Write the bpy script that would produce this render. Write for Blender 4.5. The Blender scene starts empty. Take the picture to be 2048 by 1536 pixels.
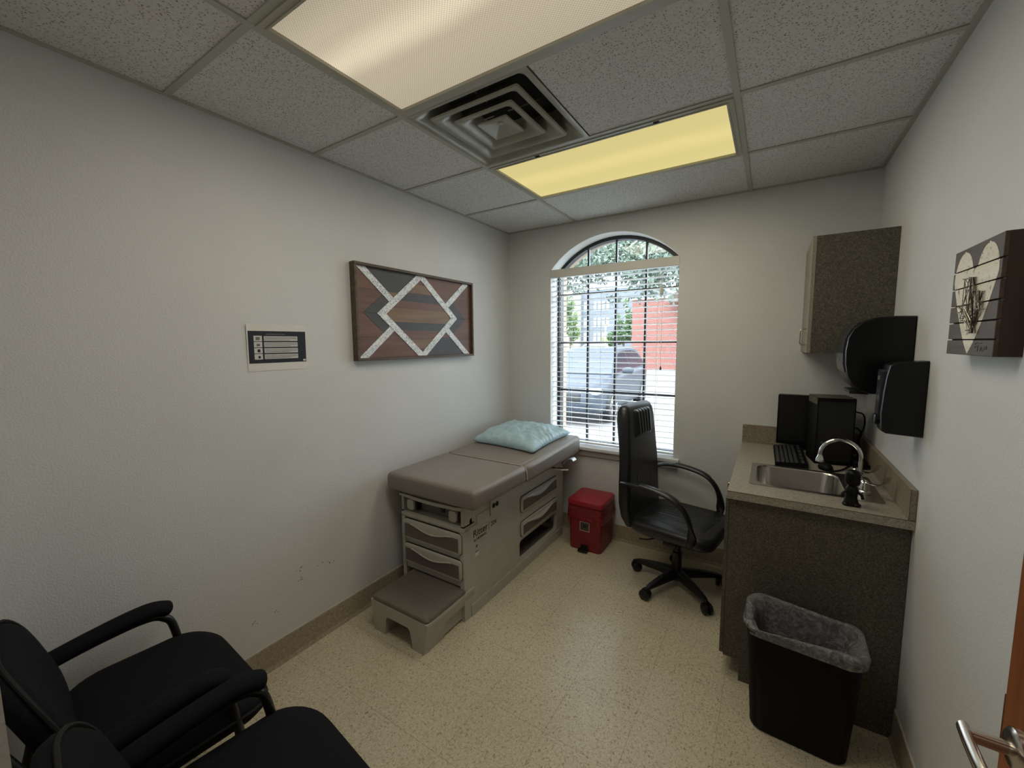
import bpy, bmesh, math, random
from mathutils import Matrix, Vector, noise as mnoise

# ---------------------------------------------------------------- scene, camera, world, sun, exposure
S = bpy.context.scene
COL = S.collection
S.view_settings.view_transform = 'Standard'
S.view_settings.look = 'None'
S.view_settings.exposure = 0.0
S.view_settings.gamma = 1.0
S.view_settings.use_curve_mapping = False

cam_d = bpy.data.cameras.new('camera')
cam = bpy.data.objects.new('camera', cam_d)
COL.objects.link(cam)
YAW, PITCH, ROLL, FPX = 0.5667, -0.1005, -0.0083, 814.49
_f = Vector((-math.sin(YAW) * math.cos(PITCH), math.cos(YAW) * math.cos(PITCH), math.sin(PITCH)))
_r = Vector((math.cos(YAW), math.sin(YAW), 0))
_u = _r.cross(_f)
_r2 = _r * math.cos(ROLL) + _u * math.sin(ROLL)
_u2 = -_r * math.sin(ROLL) + _u * math.cos(ROLL)
_m = Matrix((_r2, _u2, -_f)).transposed().to_4x4()
_m.translation = (2.0344, -3.1578, 1.6144)
cam.matrix_world = _m
cam_d.sensor_fit = 'HORIZONTAL'
cam_d.sensor_width = 36.0
cam_d.lens = FPX / 2048 * 36.0
cam_d.clip_start = 0.02
cam_d.clip_end = 500
S.camera = cam

world = bpy.data.worlds.new('world')
S.world = world
world.use_nodes = True
_bg = world.node_tree.nodes['Background']
_bg.inputs['Color'].default_value = (0.78, 0.89, 1.0, 1)
_bg.inputs['Strength'].default_value = 9.5

sun_d = bpy.data.lights.new('sun', 'SUN')
sun_d.energy = 3.0
sun_d.angle = math.radians(6)
sun_d.color = (1.0, 0.95, 0.86)
sun = bpy.data.objects.new('sun', sun_d)
COL.objects.link(sun)
sun.rotation_euler = (math.radians(32), 0, math.radians(-35))
sun.location = (0, -4, 12)

LAMP_W = (9.5, 8.5)          # watts of the two ceiling fixtures (near, by the window)
HALL_W = 4.0  # watts of the unseen lamp added in the hallway

# ---------------------------------------------------------------- room numbers (metres)
W, H, YF = 2.5239, 2.5813, -3.12
FT = 0.3048
XA, XB = 0.652, 0.652 + 4 * FT
ROW = [-(0.6247 + i * 2 * FT) for i in range(5)]

# ---------------------------------------------------------------- helpers
def lin(r, g=None, b=None):
    if g is None:
        g = b = r
    out = []
    for c in (r, g, b):
        c /= 255.0
        out.append(c / 12.92 if c <= 0.04045 else ((c + 0.055) / 1.055) ** 2.4)
    return (out[0], out[1], out[2], 1.0)

def new_mat(name):
    m = bpy.data.materials.new(name)
    m.use_nodes = True
    nt = m.node_tree
    return m, nt, nt.nodes['Principled BSDF']

def nd(nt, typ, **kw):
    n = nt.nodes.new(typ)
    for k, v in kw.items():
        if k in n.inputs.keys():
            n.inputs[k].default_value = v
        else:
            setattr(n, k, v)
    return n

def ramp(nt, fac, stops, interp='LINEAR'):
    r = nt.nodes.new('ShaderNodeValToRGB')
    r.color_ramp.interpolation = interp
    els = r.color_ramp.elements
    els[0].position, els[0].color = stops[0]
    els[1].position, els[1].color = stops[-1]
    for p, c in stops[1:-1]:
        e = els.new(p)
        e.color = c
    nt.links.new(fac, r.inputs['Fac'])
    return r

def mul(c, k):
    return (c[0] * k, c[1] * k, c[2] * k, 1)

def coords(nt, kind='Object', scale=(1, 1, 1)):
    if kind == 'World':
        src = nt.nodes.new('ShaderNodeNewGeometry').outputs['Position']
    else:
        src = nt.nodes.new('ShaderNodeTexCoord').outputs['Object']
    mp = nt.nodes.new('ShaderNodeMapping')
    mp.inputs['Scale'].default_value = scale
    nt.links.new(src, mp.inputs['Vector'])
    return mp.outputs['Vector']

def M(name, col, rough=0.5, metal=0.0, var=0.12, scale=30, bump=0.0, bscale=200, spec=0.5, stretch=(1, 1, 1), space='Object', coat=0.0, detail=4):
    """plain procedural material: noise tone variation and fine noise relief"""
    m, nt, b = new_mat(name)
    v = coords(nt, space, stretch)
    n = nd(nt, 'ShaderNodeTexNoise', Scale=scale, Detail=detail)
    nt.links.new(v, n.inputs['Vector'])
    r = ramp(nt, n.outputs['Fac'], [(0.3, mul(col, 1 - var)), (0.7, mul(col, 1 + var))])
    nt.links.new(r.outputs['Color'], b.inputs['Base Color'])
    b.inputs['Roughness'].default_value = rough
    b.inputs['Metallic'].default_value = metal
    b.inputs['Specular IOR Level'].default_value = spec
    b.inputs['Coat Weight'].default_value = coat
    b.inputs['Coat Roughness'].default_value = 0.15
    if bump:
        n2 = nd(nt, 'ShaderNodeTexNoise', Scale=bscale, Detail=3.0)
        nt.links.new(v, n2.inputs['Vector'])
        bp = nd(nt, 'ShaderNodeBump', Strength=bump, Distance=0.002)
        nt.links.new(n2.outputs['Fac'], bp.inputs['Height'])
        nt.links.new(bp.outputs['Normal'], b.inputs['Normal'])
    return m

def M_speck(name, base, spots, rough=0.4, scale=180, space='World', bump=0.0, coat=0.0, stretch=(1, 1, 1)):
    """laminate / vinyl: base tone with coloured flecks"""
    m, nt, b = new_mat(name)
    v = coords(nt, space, stretch)
    n1 = nd(nt, 'ShaderNodeTexNoise', Scale=scale, Detail=2.0, Distortion=1.2)
    nt.links.new(v, n1.inputs['Vector'])
    stops = [(p, c) for p, c in spots]
    r = ramp(nt, n1.outputs['Fac'], stops)
    n2 = nd(nt, 'ShaderNodeTexNoise', Scale=2.2, Detail=3.0)
    nt.links.new(v, n2.inputs['Vector'])
    r2 = ramp(nt, n2.outputs['Fac'], [(0.3, (0.93, 0.92, 0.90, 1)), (0.7, (1.05, 1.05, 1.04, 1))])
    mx = nd(nt, 'ShaderNodeMix', data_type='RGBA', blend_type='MULTIPLY')
    mx.inputs[0].default_value = 1.0
    nt.links.new(r.outputs['Color'], mx.inputs[6])
    nt.links.new(r2.outputs['Color'], mx.inputs[7])
    nt.links.new(mx.outputs[2], b.inputs['Base Color'])
    b.inputs['Roughness'].default_value = rough
    b.inputs['Coat Weight'].default_value = coat
    b.inputs['Coat Roughness'].default_value = 0.22
    if bump:
        bp = nd(nt, 'ShaderNodeBump', Strength=bump, Distance=0.001)
        nt.links.new(n1.outputs['Fac'], bp.inputs['Height'])
        nt.links.new(bp.outputs['Normal'], b.inputs['Normal'])
    return m

def M_wood(name, c1, c2, rough=0.55, axis='y', scale=9, distress=None):
    m, nt, b = new_mat(name)
    st = {'x': (0.08, 1, 1), 'y': (1, 0.08, 1), 'z': (1, 1, 0.08)}[axis]
    v = coords(nt, 'World', st)
    n = nd(nt, 'ShaderNodeTexNoise', Scale=scale * 8, Detail=6.0, Distortion=0.6)
    nt.links.new(v, n.inputs['Vector'])
    r = ramp(nt, n.outputs['Fac'], [(0.3, c1), (0.7, c2)])
    out = r.outputs['Color']
    if distress:
        n3 = nd(nt, 'ShaderNodeTexNoise', Scale=distress[1], Detail=5.0, Distortion=1.5)
        nt.links.new(coords(nt, 'World'), n3.inputs['Vector'])
        rr = ramp(nt, n3.outputs['Fac'], [(distress[2], (0, 0, 0, 1)), (distress[2] + 0.05, (1, 1, 1, 1))])
        mx = nd(nt, 'ShaderNodeMix', data_type='RGBA')
        nt.links.new(rr.outputs['Color'], mx.inputs[0])
        nt.links.new(out, mx.inputs[6])
        mx.inputs[7].default_value = distress[0]
        out = mx.outputs[2]
    nt.links.new(out, b.inputs['Base Color'])
    b.inputs['Roughness'].default_value = rough
    bp = nd(nt, 'ShaderNodeBump', Strength=0.25, Distance=0.001)
    nt.links.new(n.outputs['Fac'], bp.inputs['Height'])
    nt.links.new(bp.outputs['Normal'], b.inputs['Normal'])
    return m

# ---- mesh helpers: everything returns / fills a bmesh
def BM():
    return bmesh.new()

def box(bm, x0, x1, y0, y1, z0, z1, bev=0.0, seg=2, M4=None):
    r = bmesh.ops.create_cube(bm, size=1.0)
    vs = r['verts']
    for v in vs:
        v.co = Vector((x0 + (v.co.x + .5) * (x1 - x0), y0 + (v.co.y + .5) * (y1 - y0), z0 + (v.co.z + .5) * (z1 - z0)))
    if bev:
        es = list({e for v in vs for e in v.link_edges})
        o = bmesh.ops.bevel(bm, geom=es, offset=bev, segments=seg, profile=0.5, affect='EDGES')
        vs = list({v for f in o['faces'] for v in f.verts} | {v for v in vs if v.is_valid})
    if M4 is not None:
        bmesh.ops.transform(bm, matrix=M4, verts=[v for v in vs if v.is_valid])
    return vs

def rings(bm, rs, cap0=True, cap1=True, closed=False):
    """skin consecutive rings of equal length"""
    vr = [[bm.verts.new(p) for p in r] for r in rs]
    n = len(vr[0])
    k = len(vr)
    for i in range(k if closed else k - 1):
        a, b = vr[i], vr[(i + 1) % k]
        for j in range(n):
            try:
                bm.faces.new((a[j], a[(j + 1) % n], b[(j + 1) % n], b[j]))
            except ValueError:
                pass
    if not closed:
        if cap0:
            bm.faces.new(list(reversed(vr[0])))
        if cap1:
            bm.faces.new(vr[-1])
    return vr

def ax3(axis, u, v, a):
    return {'x': (a, u, v), 'y': (u, a, v), 'z': (u, v, a)}[axis]

def prism(bm, pts, axis, a0, a1):
    rings(bm, [[ax3(axis, p[0], p[1], a0) for p in pts], [ax3(axis, p[0], p[1], a1) for p in pts]])

def rr(u0, u1, v0, v1, r, seg=4):
    """rounded rectangle, counter-clockwise"""
    r = min(r, (u1 - u0) / 2 - 1e-5, (v1 - v0) / 2 - 1e-5)
    out = []
    for cx, cy, a in ((u1 - r, v0 + r, -90), (u1 - r, v1 - r, 0), (u0 + r, v1 - r, 90), (u0 + r, v0 + r, 180)):
        for i in range(seg + 1):
            t = math.radians(a + 90 * i / seg)
            out.append((cx + r * math.cos(t), cy + r * math.sin(t)))
    return out

def ray_poly(poly, c, ang):
    d = (math.cos(ang), math.sin(ang))
    best = None
    n = len(poly)
    for i in range(n):
        ax, ay = poly[i]
        bx, by = poly[(i + 1) % n]
        ex, ey = bx - ax, by - ay
        den = d[0] * ey - d[1] * ex
        if abs(den) < 1e-12:
            continue
        t = ((ax - c[0]) * ey - (ay - c[1]) * ex) / den
        s = ((ax - c[0]) * d[1] - (ay - c[1]) * d[0]) / den
        if t > 0 and -1e-6 <= s <= 1 + 1e-6 and (best is None or t > best):
            best = t
    return (c[0] + d[0] * best, c[1] + d[1] * best)

def frame(bm, outer, inner, axis, a0, a1):
    """slab with the outline of outer and the hole inner (both star-shaped about the hole's centre)"""
    c = (sum(p[0] for p in inner) / len(inner), sum(p[1] for p in inner) / len(inner))
    angs = sorted({round(math.atan2(p[1] - c[1], p[0] - c[0]), 5) for p in list(outer) + list(inner)})
    o = [ray_poly(outer, c, a) for a in angs]
    i = [ray_poly(inner, c, a) for a in angs]
    P = lambda L, a: [ax3(axis, p[0], p[1], a) for p in L]
    rings(bm, [P(o, a0), P(o, a1), P(i, a1), P(i, a0)], closed=True)

def rect(u0, u1, v0, v1):
    return [(u0, v0), (u1, v0), (u1, v1), (u0, v1)]

def tube(bm, path, r, seg=10, ry=None, cap=True, up=(0, 0, 1), radii=None):
    """tube along a list of points; ry gives an elliptic section"""
    P = [Vector(p) for p in path]
    ry = r if ry is None else ry
    upv = Vector(up)
    rs = []
    prev = None
    for i, p in enumerate(P):
        t = (P[min(i + 1, len(P) - 1)] - P[max(i - 1, 0)]).normalized()
        a = t.cross(upv)
        if a.length < 1e-4:
            a = prev if prev is not None else t.orthogonal()
        a.normalize()
        if prev is not None and a.dot(prev) < 0:
            a = -a
        prev = a
        b = t.cross(a).normalized()
        k = radii[i] if radii else 1.0
        rs.append([p + a * (r * k * math.cos(2 * math.pi * j / seg)) + b * (ry * k * math.sin(2 * math.pi * j / seg)) for j in range(seg)])
    rings(bm, rs, cap, cap)

def arc(c, r, a0, a1, n, plane='xz', y=0.0, r2=None):
    out = []
    r2 = r if r2 is None else r2
    for i in range(n + 1):
        t = math.radians(a0 + (a1 - a0) * i / n)
        u, v = c[0] + r * math.cos(t), c[1] + r2 * math.sin(t)
        out.append({'xz': (u, y, v), 'yz': (y, u, v), 'xy': (u, v, y)}[plane])
    return out

def smooth_path(pts, n=6):
    """Catmull-Rom through the points"""
    P = [Vector(p) for p in pts]
    out = []
    for i in range(len(P) - 1):
        a, b, c, d = P[max(i - 1, 0)], P[i], P[i + 1], P[min(i + 2, len(P) - 1)]
        for k in range(n):
            t = k / n
            out.append(0.5 * ((2 * b) + (c - a) * t + (2 * a - 5 * b + 4 * c - d) * t * t + (3 * b - a - 3 * c + d) * t ** 3))
    out.append(P[-1])
    return out

def lathe(bm, prof, seg=20, M4=None, cap=True):
    """prof: (radius, height) about z"""
    rs = [[Vector((max(r, 1e-4) * math.cos(2 * math.pi * j / seg), max(r, 1e-4) * math.sin(2 * math.pi * j / seg), h)) for j in range(seg)] for r, h in prof]
    if M4 is not None:
        rs = [[M4 @ p for p in r] for r in rs]
    rings(bm, rs, cap, cap)

def T4(loc=(0, 0, 0), rz=0, rx=0, ry=0):
    return Matrix.Translation(loc) @ Matrix.Rotation(rz, 4, 'Z') @ Matrix.Rotation(ry, 4, 'Y') @ Matrix.Rotation(rx, 4, 'X')

def clip(poly, a, b, c):
    """keep a*u + b*v <= c of a convex polygon"""
    out = []
    n = len(poly)
    for i in range(n):
        p, q = poly[i], poly[(i + 1) % n]
        dp, dq = a * p[0] + b * p[1] - c, a * q[0] + b * q[1] - c
        if dp <= 1e-9:
            out.append(p)
        if (dp < -1e-9 and dq > 1e-9) or (dp > 1e-9 and dq < -1e-9):
            t = dp / (dp - dq)
            out.append((p[0] + t * (q[0] - p[0]), p[1] + t * (q[1] - p[1])))
    return out

def mesh_of(bm, smooth=False, ang=35):
    bmesh.ops.remove_doubles(bm, verts=bm.verts, dist=1e-6)
    bmesh.ops.recalc_face_normals(bm, faces=bm.faces)
    me = bpy.data.meshes.new('mesh')
    bm.to_mesh(me)
    bm.free()
    if smooth:
        me.polygons.foreach_set('use_smooth', [True] * len(me.polygons))
        if hasattr(me, 'set_sharp_from_angle'):
            me.set_sharp_from_angle(angle=math.radians(ang))
    return me

def ob(name, bm, mat, parent=None, smooth=False, local=False, ang=35, label=None):
    """one mesh object; coordinates are world ones unless local is set"""
    me = bm if isinstance(bm, bpy.types.Mesh) else mesh_of(bm, smooth, ang)
    me.name = name
    if mat is not None and not me.materials:
        me.materials.append(mat)
    o = bpy.data.objects.new(name, me)
    COL.objects.link(o)
    if parent is not None:
        o.parent = parent
        if not local:
            me.transform(PMAT[parent].inverted())
    if label:
        o['label'] = label
    return o

PMAT = {}
def thing(name, label, cat, loc=(0, 0, 0), rz=0.0, group=None):
    o = bpy.data.objects.new(name, None)
    o.empty_display_size = 0.05
    COL.objects.link(o)
    o.location = loc
    o.rotation_euler = (0, 0, rz)
    PMAT[o] = Matrix.Translation(loc) @ Matrix.Rotation(rz, 4, 'Z')
    o['label'], o['category'] = label, cat
    if group:
        o['group'] = group
    return o

def tag(o, label, cat=None, group=None, kind=None):
    o['label'] = label
    if cat:
        o['category'] = cat
    if group:
        o['group'] = group
    if kind:
        o['kind'] = kind
    PMAT.setdefault(o, Matrix.Translation(o.location) @ o.rotation_euler.to_matrix().to_4x4())
    return o

def struct(name, bm, mat, label, smooth=False):
    o = ob(name, bm, mat, smooth=smooth)
    PMAT[o] = Matrix.Identity(4)
    o['kind'] = 'structure'
    o['label'] = label
    return o

def sempty(name, label):
    o = bpy.data.objects.new(name, None)
    COL.objects.link(o)
    PMAT[o] = Matrix.Identity(4)
    o['kind'] = 'structure'
    o['label'] = label
    return o

def sub(name, bm, mat, part, smooth=False, ang=35):
    """child of a part (parts carry no transform of their own: same frame as their thing)"""
    top = part.parent
    o = ob(name, bm, mat, smooth=smooth, ang=ang)
    o.data.transform(PMAT[top].inverted())
    o.parent = part
    return o

def copy_tree(o, parent=None):
    c = o.copy()
    COL.objects.link(c)
    c.parent = parent
    for ch in [x for x in bpy.data.objects if x.parent == o]:
        copy_tree(ch, c)
    return c

def text_mesh(body, size, depth=0.0004, font_shear=0.0):
    cu = bpy.data.curves.new('lettering', 'FONT')
    cu.body = body
    cu.size = size
    cu.extrude = depth
    cu.shear = font_shear
    t = bpy.data.objects.new('lettering', cu)
    COL.objects.link(t)
    bpy.context.view_layer.update()
    me = bpy.data.meshes.new_from_object(t.evaluated_get(bpy.context.evaluated_depsgraph_get()))
    bpy.data.objects.remove(t)
    return me

# ================================================================ materials
WALL = M('wall_paint', lin(207, 208, 206), rough=0.5, var=0.025, scale=3.0, bump=0.75, bscale=150, space='World', spec=0.35)
def _ceiling_tile():
    m, nt, b = new_mat('ceiling_tile')
    v = coords(nt, 'World')
    vo = nd(nt, 'ShaderNodeTexVoronoi', Scale=120.0, Randomness=1.0)
    nt.links.new(v, vo.inputs['Vector'])
    n = nd(nt, 'ShaderNodeTexNoise', Scale=60.0, Detail=2.0)
    nt.links.new(v, n.inputs['Vector'])
    add = nd(nt, 'ShaderNodeMath', operation='MULTIPLY_ADD')
    nt.links.new(n.outputs['Fac'], add.inputs[0])
    add.inputs[1].default_value = 0.30
    nt.links.new(vo.outputs['Distance'], add.inputs[2])
    r = ramp(nt, add.outputs[0], [(0.27, lin(78, 76, 73)), (0.42, lin(202, 201, 198)), (0.9, lin(214, 213, 210))])
    nt.links.new(r.outputs['Color'], b.inputs['Base Color'])
    b.inputs['Roughness'].default_value = 0.9
    r2 = ramp(nt, add.outputs[0], [(0.24, (0, 0, 0, 1)), (0.42, (1, 1, 1, 1))])
    bp = nd(nt, 'ShaderNodeBump', Strength=0.5, Distance=0.002)
    nt.links.new(r2.outputs['Color'], bp.inputs['Height'])
    nt.links.new(bp.outputs['Normal'], b.inputs['Normal'])
    return m
CEIL = _ceiling_tile()
GRID = M('grid_metal', lin(172, 172, 162), rough=0.45, var=0.04, scale=6, space='World')
PLENUM = M('plenum_dark', lin(40, 40, 38), rough=0.9)
VINYL = M_speck('vinyl_tile', None, [(0.30, lin(142, 126, 98)), (0.43, lin(190, 179, 152)), (0.55, lin(198, 188, 163)), (0.64, lin(213, 205, 184)), (0.74, lin(164, 148, 120))], rough=0.30, scale=120, bump=0.03, coat=0.45, stretch=(1, 0.8, 1))
GROUT = M('tile_joint', lin(98, 86, 68), rough=0.9)
COVE = M_speck('baseboard_vinyl', None, [(0.3, lin(134, 122, 104)), (0.5, lin(158, 146, 126)), (0.7, lin(174, 162, 142))], rough=0.5, scale=90)
BEAD = M('caulk_bead', lin(190, 186, 174), rough=0.5)
REVEAL = M('reveal_paint', lin(226, 226, 222), rough=0.5, var=0.03, scale=5)
BLACKMETAL = M('black_frame', lin(24, 25, 28), rough=0.4, var=0.1)
STONE = M('sill_trim', lin(176, 172, 164), rough=0.45, var=0.06, scale=12)
SILLM = M('sill_white', lin(220, 222, 222), rough=0.35, var=0.03)
EXTBRICK = M('exterior_stucco', lin(176, 156, 138), rough=0.8, var=0.1, scale=20)
BLIND = M('blind_white', lin(228, 231, 232), rough=0.4, var=0.02, scale=8)
VALANCE = M('valance_white', lin(204, 202, 194), rough=0.45, var=0.03, scale=8)
CORD = M('cord_white', lin(225, 225, 220), rough=0.7)

def _glass():
    m, nt, b = new_mat('window_glass')
    nt.nodes.remove(b)
    out = nt.nodes['Material Output']
    tr = nd(nt, 'ShaderNodeBsdfTransparent')
    tr.inputs['Color'].default_value = (0.93, 0.96, 0.96, 1)
    gl = nd(nt, 'ShaderNodeBsdfGlossy', Roughness=0.02)
    n = nd(nt, 'ShaderNodeTexNoise', Scale=2.0)
    fr = ramp(nt, n.outputs['Fac'], [(0.0, (0.04, 0.04, 0.04, 1)), (1.0, (0.07, 0.07, 0.07, 1))])
    mx = nd(nt, 'ShaderNodeMixShader')
    nt.links.new(fr.outputs['Color'], mx.inputs[0])
    nt.links.new(tr.outputs[0], mx.inputs[1])
    nt.links.new(gl.outputs[0], mx.inputs[2])
    nt.links.new(mx.outputs[0], out.inputs['Surface'])
    return m
GLASS = _glass()

# ================================================================ floor: slab and twelve-inch vinyl tiles
bm = BM(); box(bm, -0.15, W + 0.15, YF - 1.6, 0.0, -0.06, -0.0012)
floor = struct('floor', bm, GROUT, 'beige speckled vinyl tile floor')
TX, TY = 1.3071 - 5 * FT, -1.182
xs = [TX + i * FT for i in range(0, 12)]
ys = [TY + 4 * FT - j * FT for j in range(0, 20)]
_full = None
for i in range(len(xs) - 1):
    for j in range(len(ys) - 1):
        x0, x1 = max(xs[i], 0.0), min(xs[i + 1], W)
        y1, y0 = min(ys[j], 0.0), max(ys[j + 1], YF - 0.12)
        if x1 - x0 < 0.01 or y1 - y0 < 0.01:
            continue
        g = 0.00042
        whole = abs((x1 - x0) - FT) < 1e-4 and abs((y1 - y0) - FT) < 1e-4
        if whole and _full is not None:
            me = _full
        else:
            b_ = BM(); box(b_, g, x1 - x0 - g, g, y1 - y0 - g, -0.003, 0.0)
            me = mesh_of(b_); me.materials.append(VINYL)
            if whole:
                _full = me
        o = bpy.data.objects.new('floor_tile', me)
        COL.objects.link(o); o.parent = floor; o.location = (x0, y0, 0)
bm = BM(); box(bm, -0.15, W + 0.15, YF - 1.6, YF - 0.12, -0.004, 0.0)
ob('hall_floor', bm, VINYL, floor)

# ================================================================ walls
bm = BM(); box(bm, -0.14, 0.0, YF - 0.12, 0.32, -0.05, H + 0.25)
wall_left = struct('wall_left', bm, WALL, 'off-white painted wall with fine texture')
bm = BM(); box(bm, W, W + 0.14, YF - 1.6, 0.32, -0.05, H + 0.25)
wall_right = struct('wall_right', bm, WALL, 'off-white painted wall with fine texture behind the sink counter')

# window opening in the back wall: segmental arch
WL, WR, ZS, ZSP, ZAP = 0.4205, 1.4525, 0.735, 2.22, 2.464
XC = (WL + WR) / 2
HWW = (WR - WL) / 2
RA = (HWW ** 2 + (ZAP - ZSP) ** 2) / (2 * (ZAP - ZSP))
ZC = ZAP - RA
def arch_pts(inset=0.0, n=20, z0=ZS):
    """outline of the opening, bottom-left round to bottom-right, clockwise seen from the room"""
    l, r_ = WL + inset, WR - inset
    R_ = RA - inset
    a = math.acos((r_ - XC) / R_)
    pts = [(l, z0 + inset)]
    for k in range(n + 1):
        t = math.pi - a - (math.pi - 2 * a) * k / n
        pts.append((XC + R_ * math.cos(t), ZC + R_ * math.sin(t)))
    pts.append((r_, z0 + inset))
    return pts
A0 = arch_pts()
bm = BM()
HT = H + 0.25
box(bm, -0.02, WL, 0, 0.32, -0.05, HT)
box(bm, WR, W + 0.02, 0, 0.32, -0.05, HT)
box(bm, WL, WR, 0, 0.32, -0.05, ZS)
for k in range(1, len(A0) - 2):
    (x0, z0), (x1, z1) = A0[k], A0[k + 1]
    prism(bm, [(x0, z0), (x1, z1), (x1, HT), (x0, HT)], 'y', 0, 0.32)
wall_back = struct('wall_back', bm, WALL, 'off-white wall around the arched window')

# scuffs low on the left wall
SCUF = M('scuff', lin(112, 108, 100), rough=0.8)
random.seed(3)
for (yy, zz, n_) in ((-2.053, 0.44, 5), (-2.04, 0.394, 6), (-1.936, 0.42, 2), (-1.871, 0.404, 5), (-2.284, 0.283, 5), (-2.18, 0.288, 3)):
    for _ in range(n_):
        a_, b_ = yy + random.uniform(-0.022, 0.022), zz + random.uniform(-0.012, 0.012)
        bq = BM(); prism(bq, [(a_ + random.uniform(0.001, 0.004) * math.cos(k * 1.05), b_ + random.uniform(0.001, 0.005) * math.sin(k * 1.05)) for k in range(6)], 'x', 0.0, 0.0004)
        ob('scuff_mark', bq, SCUF, wall_left)

# front wall behind the camera, with the doorway, and an unseen hallway beyond, closed to block the sky
DX0, DX1, DZ = 1.44, 2.44, 2.05
bm = BM()
box(bm, -0.02, DX0, YF - 0.12, YF, -0.05, HT)
box(bm, DX1, W + 0.02, YF - 0.12, YF, -0.05, HT)
box(bm, DX0, DX1, YF - 0.12, YF, DZ, HT)
struct('wall_front', bm, WALL, 'off-white wall with the doorway')
bm = BM(); box(bm, -0.14, W + 0.14, YF - 1.6, YF - 1.5, -0.05, HT)
struct('wall_hall', bm, WALL, 'plain off-white hallway wall, unseen, shutting out the sky')
bm = BM(); box(bm, -0.14, -0.04, YF - 1.6, YF - 0.12, -0.05, HT)
struct('wall_hall_end', bm, WALL, 'plain off-white end wall of the hallway, unseen, shutting out the sky')

# baseboards
HB = 0.132
def baseboard(name, x0, x1, y0, y1, label):
    bm = BM()
    if x1 - x0 > y1 - y0:
        yb = y0 if y1 == 0 else y1
        prof = [(0, 0), (-0.014, 0), (-0.012, 0.006), (-0.006, 0.02), (-0.005, HB - 0.004), (-0.002, HB), (0, HB)]
        rings(bm, [[(x0, y1 + p[0], p[1]) for p in prof], [(x1, y1 + p[0], p[1]) for p in prof]])
    else:
        s = 1 if x0 == 0 else -1
        xb = 0 if s == 1 else x1
        prof = [(0, 0), (0.014, 0), (0.012, 0.006), (0.006, 0.02), (0.005, HB - 0.004), (0.002, HB), (0, HB)]
        rings(bm, [[(xb + s * p[0], y0, p[1]) for p in prof], [(xb + s * p[0], y1, p[1]) for p in prof]])
    o = struct(name, bm, COVE, label)
    bm = BM()
    if x1 - x0 > y1 - y0:
        tube(bm, [(x0, y1 - 0.001, HB + 0.002), (x1, y1 - 0.001, HB + 0.002)], 0.0032, 6)
    else:
        xx = 0.001 if x0 == 0 else x1 - 0.001
        tube(bm, [(xx, y0, HB + 0.002), (xx, y1, HB + 0.002)], 0.0032, 6)
    ob('caulk_bead', bm, BEAD, o)
baseboard('baseboard_left', 0, 0.014, YF, 0, 'brown vinyl cove base along the wall beside the exam table')
baseboard('baseboard_back', 0.014, W - 0.014, -0.014, 0, 'brown vinyl cove base under the window')
baseboard('baseboard_right', W - 0.014, W, YF, -1.07, 'brown vinyl cove base beside the wastebasket')

# ================================================================ ceiling: deck, tiles, grid
bm = BM(); box(bm, -0.14, W + 0.14, YF - 1.6, 0.32, H + 0.2, H + 0.25)
ceiling = struct('ceiling', bm, PLENUM, 'suspended ceiling of speckled mineral tiles in a metal grid')
bm = BM(); box(bm, -0.14, W + 0.14, YF - 1.5, YF - 0.12, H, H + 0.02)
ob('hall_ceiling', bm, CEIL, ceiling)
rows = [0.0] + ROW + [YF]
cols = [0.0, XA, XB, W]
XV = XA + 2 * FT
for j in range(len(rows) - 1):
    y1, y0 = rows[j], rows[j + 1]
    for i in range(3):
        x0, x1 = cols[i], cols[i + 1]
        if i == 1 and j in (1, 3):
            continue
        if i == 1 and j == 2:
            x0 = XV
        b_ = BM(); box(b_, x0 + 0.002, x1 - 0.002, y0 + 0.002, y1 - 0.002, H + 0.0035, H + 0.018)
        ob('ceiling_tile', b_, CEIL, ceiling)
def bar(x0, x1, y0, y1, z0=0.0):
    b_ = BM(); box(b_, x0, x1, y0, y1, H - 0.0015 - z0, H + 0.003)
    if x1 - x0 > y1 - y0:
        box(b_, x0, x1, (y0 + y1) / 2 - 0.001, (y0 + y1) / 2 + 0.001, H + 0.003, H + 0.035)
    else:
        box(b_, (x0 + x1) / 2 - 0.001, (x0 + x1) / 2 + 0.001, y0, y1, H + 0.003, H + 0.035)
    ob('grid_bar', b_, GRID, ceiling)
TB = 0.012
for x in (XA, XB):
    bar(x - TB, x + TB, YF, 0, 0.0004)
for y in ROW:
    bar(0, XA - TB, y - TB, y + TB); bar(XA + TB, XB - TB, y - TB, y + TB); bar(XB + TB, W, y - TB, y + TB)
for a in ((0, 0.02, YF, 0), (W - 0.02, W, YF, 0), (0.02, W - 0.02, -0.02, 0), (0.02, W - 0.02, YF, YF + 0.02)):
    b_ = BM(); box(b_, a[0], a[1], a[2], a[3], H - 0.0025, H + 0.0032)
    ob('wall_angle', b_, GRID, ceiling)

# ================================================================ window
win = sempty('window_1', 'arched window with black muntins')
def arch_band(i0, i1, y0, y1, z_in=None):
    bm = BM()
    o_, n_ = arch_pts(i0), arch_pts(i1)
    rs = []
    for p, q in zip(o_, n_):
        rs.append([(p[0], y0, p[1]), (p[0], y1, p[1]), (q[0], y1, q[1]), (q[0], y0, q[1])])
    rings(bm, rs, closed=True)
    return bm
ob('window_frame', arch_band(0.0, 0.030, 0.135, 0.20), BLACKMETAL, win, smooth=True)
ob('reveal', arch_band(0.0, 0.003, 0.0, 0.135), REVEAL, win, smooth=True)
ob('outer_reveal', arch_band(0.0, 0.004, 0.20, 0.32), EXTBRICK, win, smooth=True)
inner = arch_pts(0.028)
MX = [0.70, 0.94, 1.18]
MZ = [1.195, 1.613, 2.025]
xg = [WL] + MX + [WR]
zg = [ZS] + MZ + [ZAP + 0.1]
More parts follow.
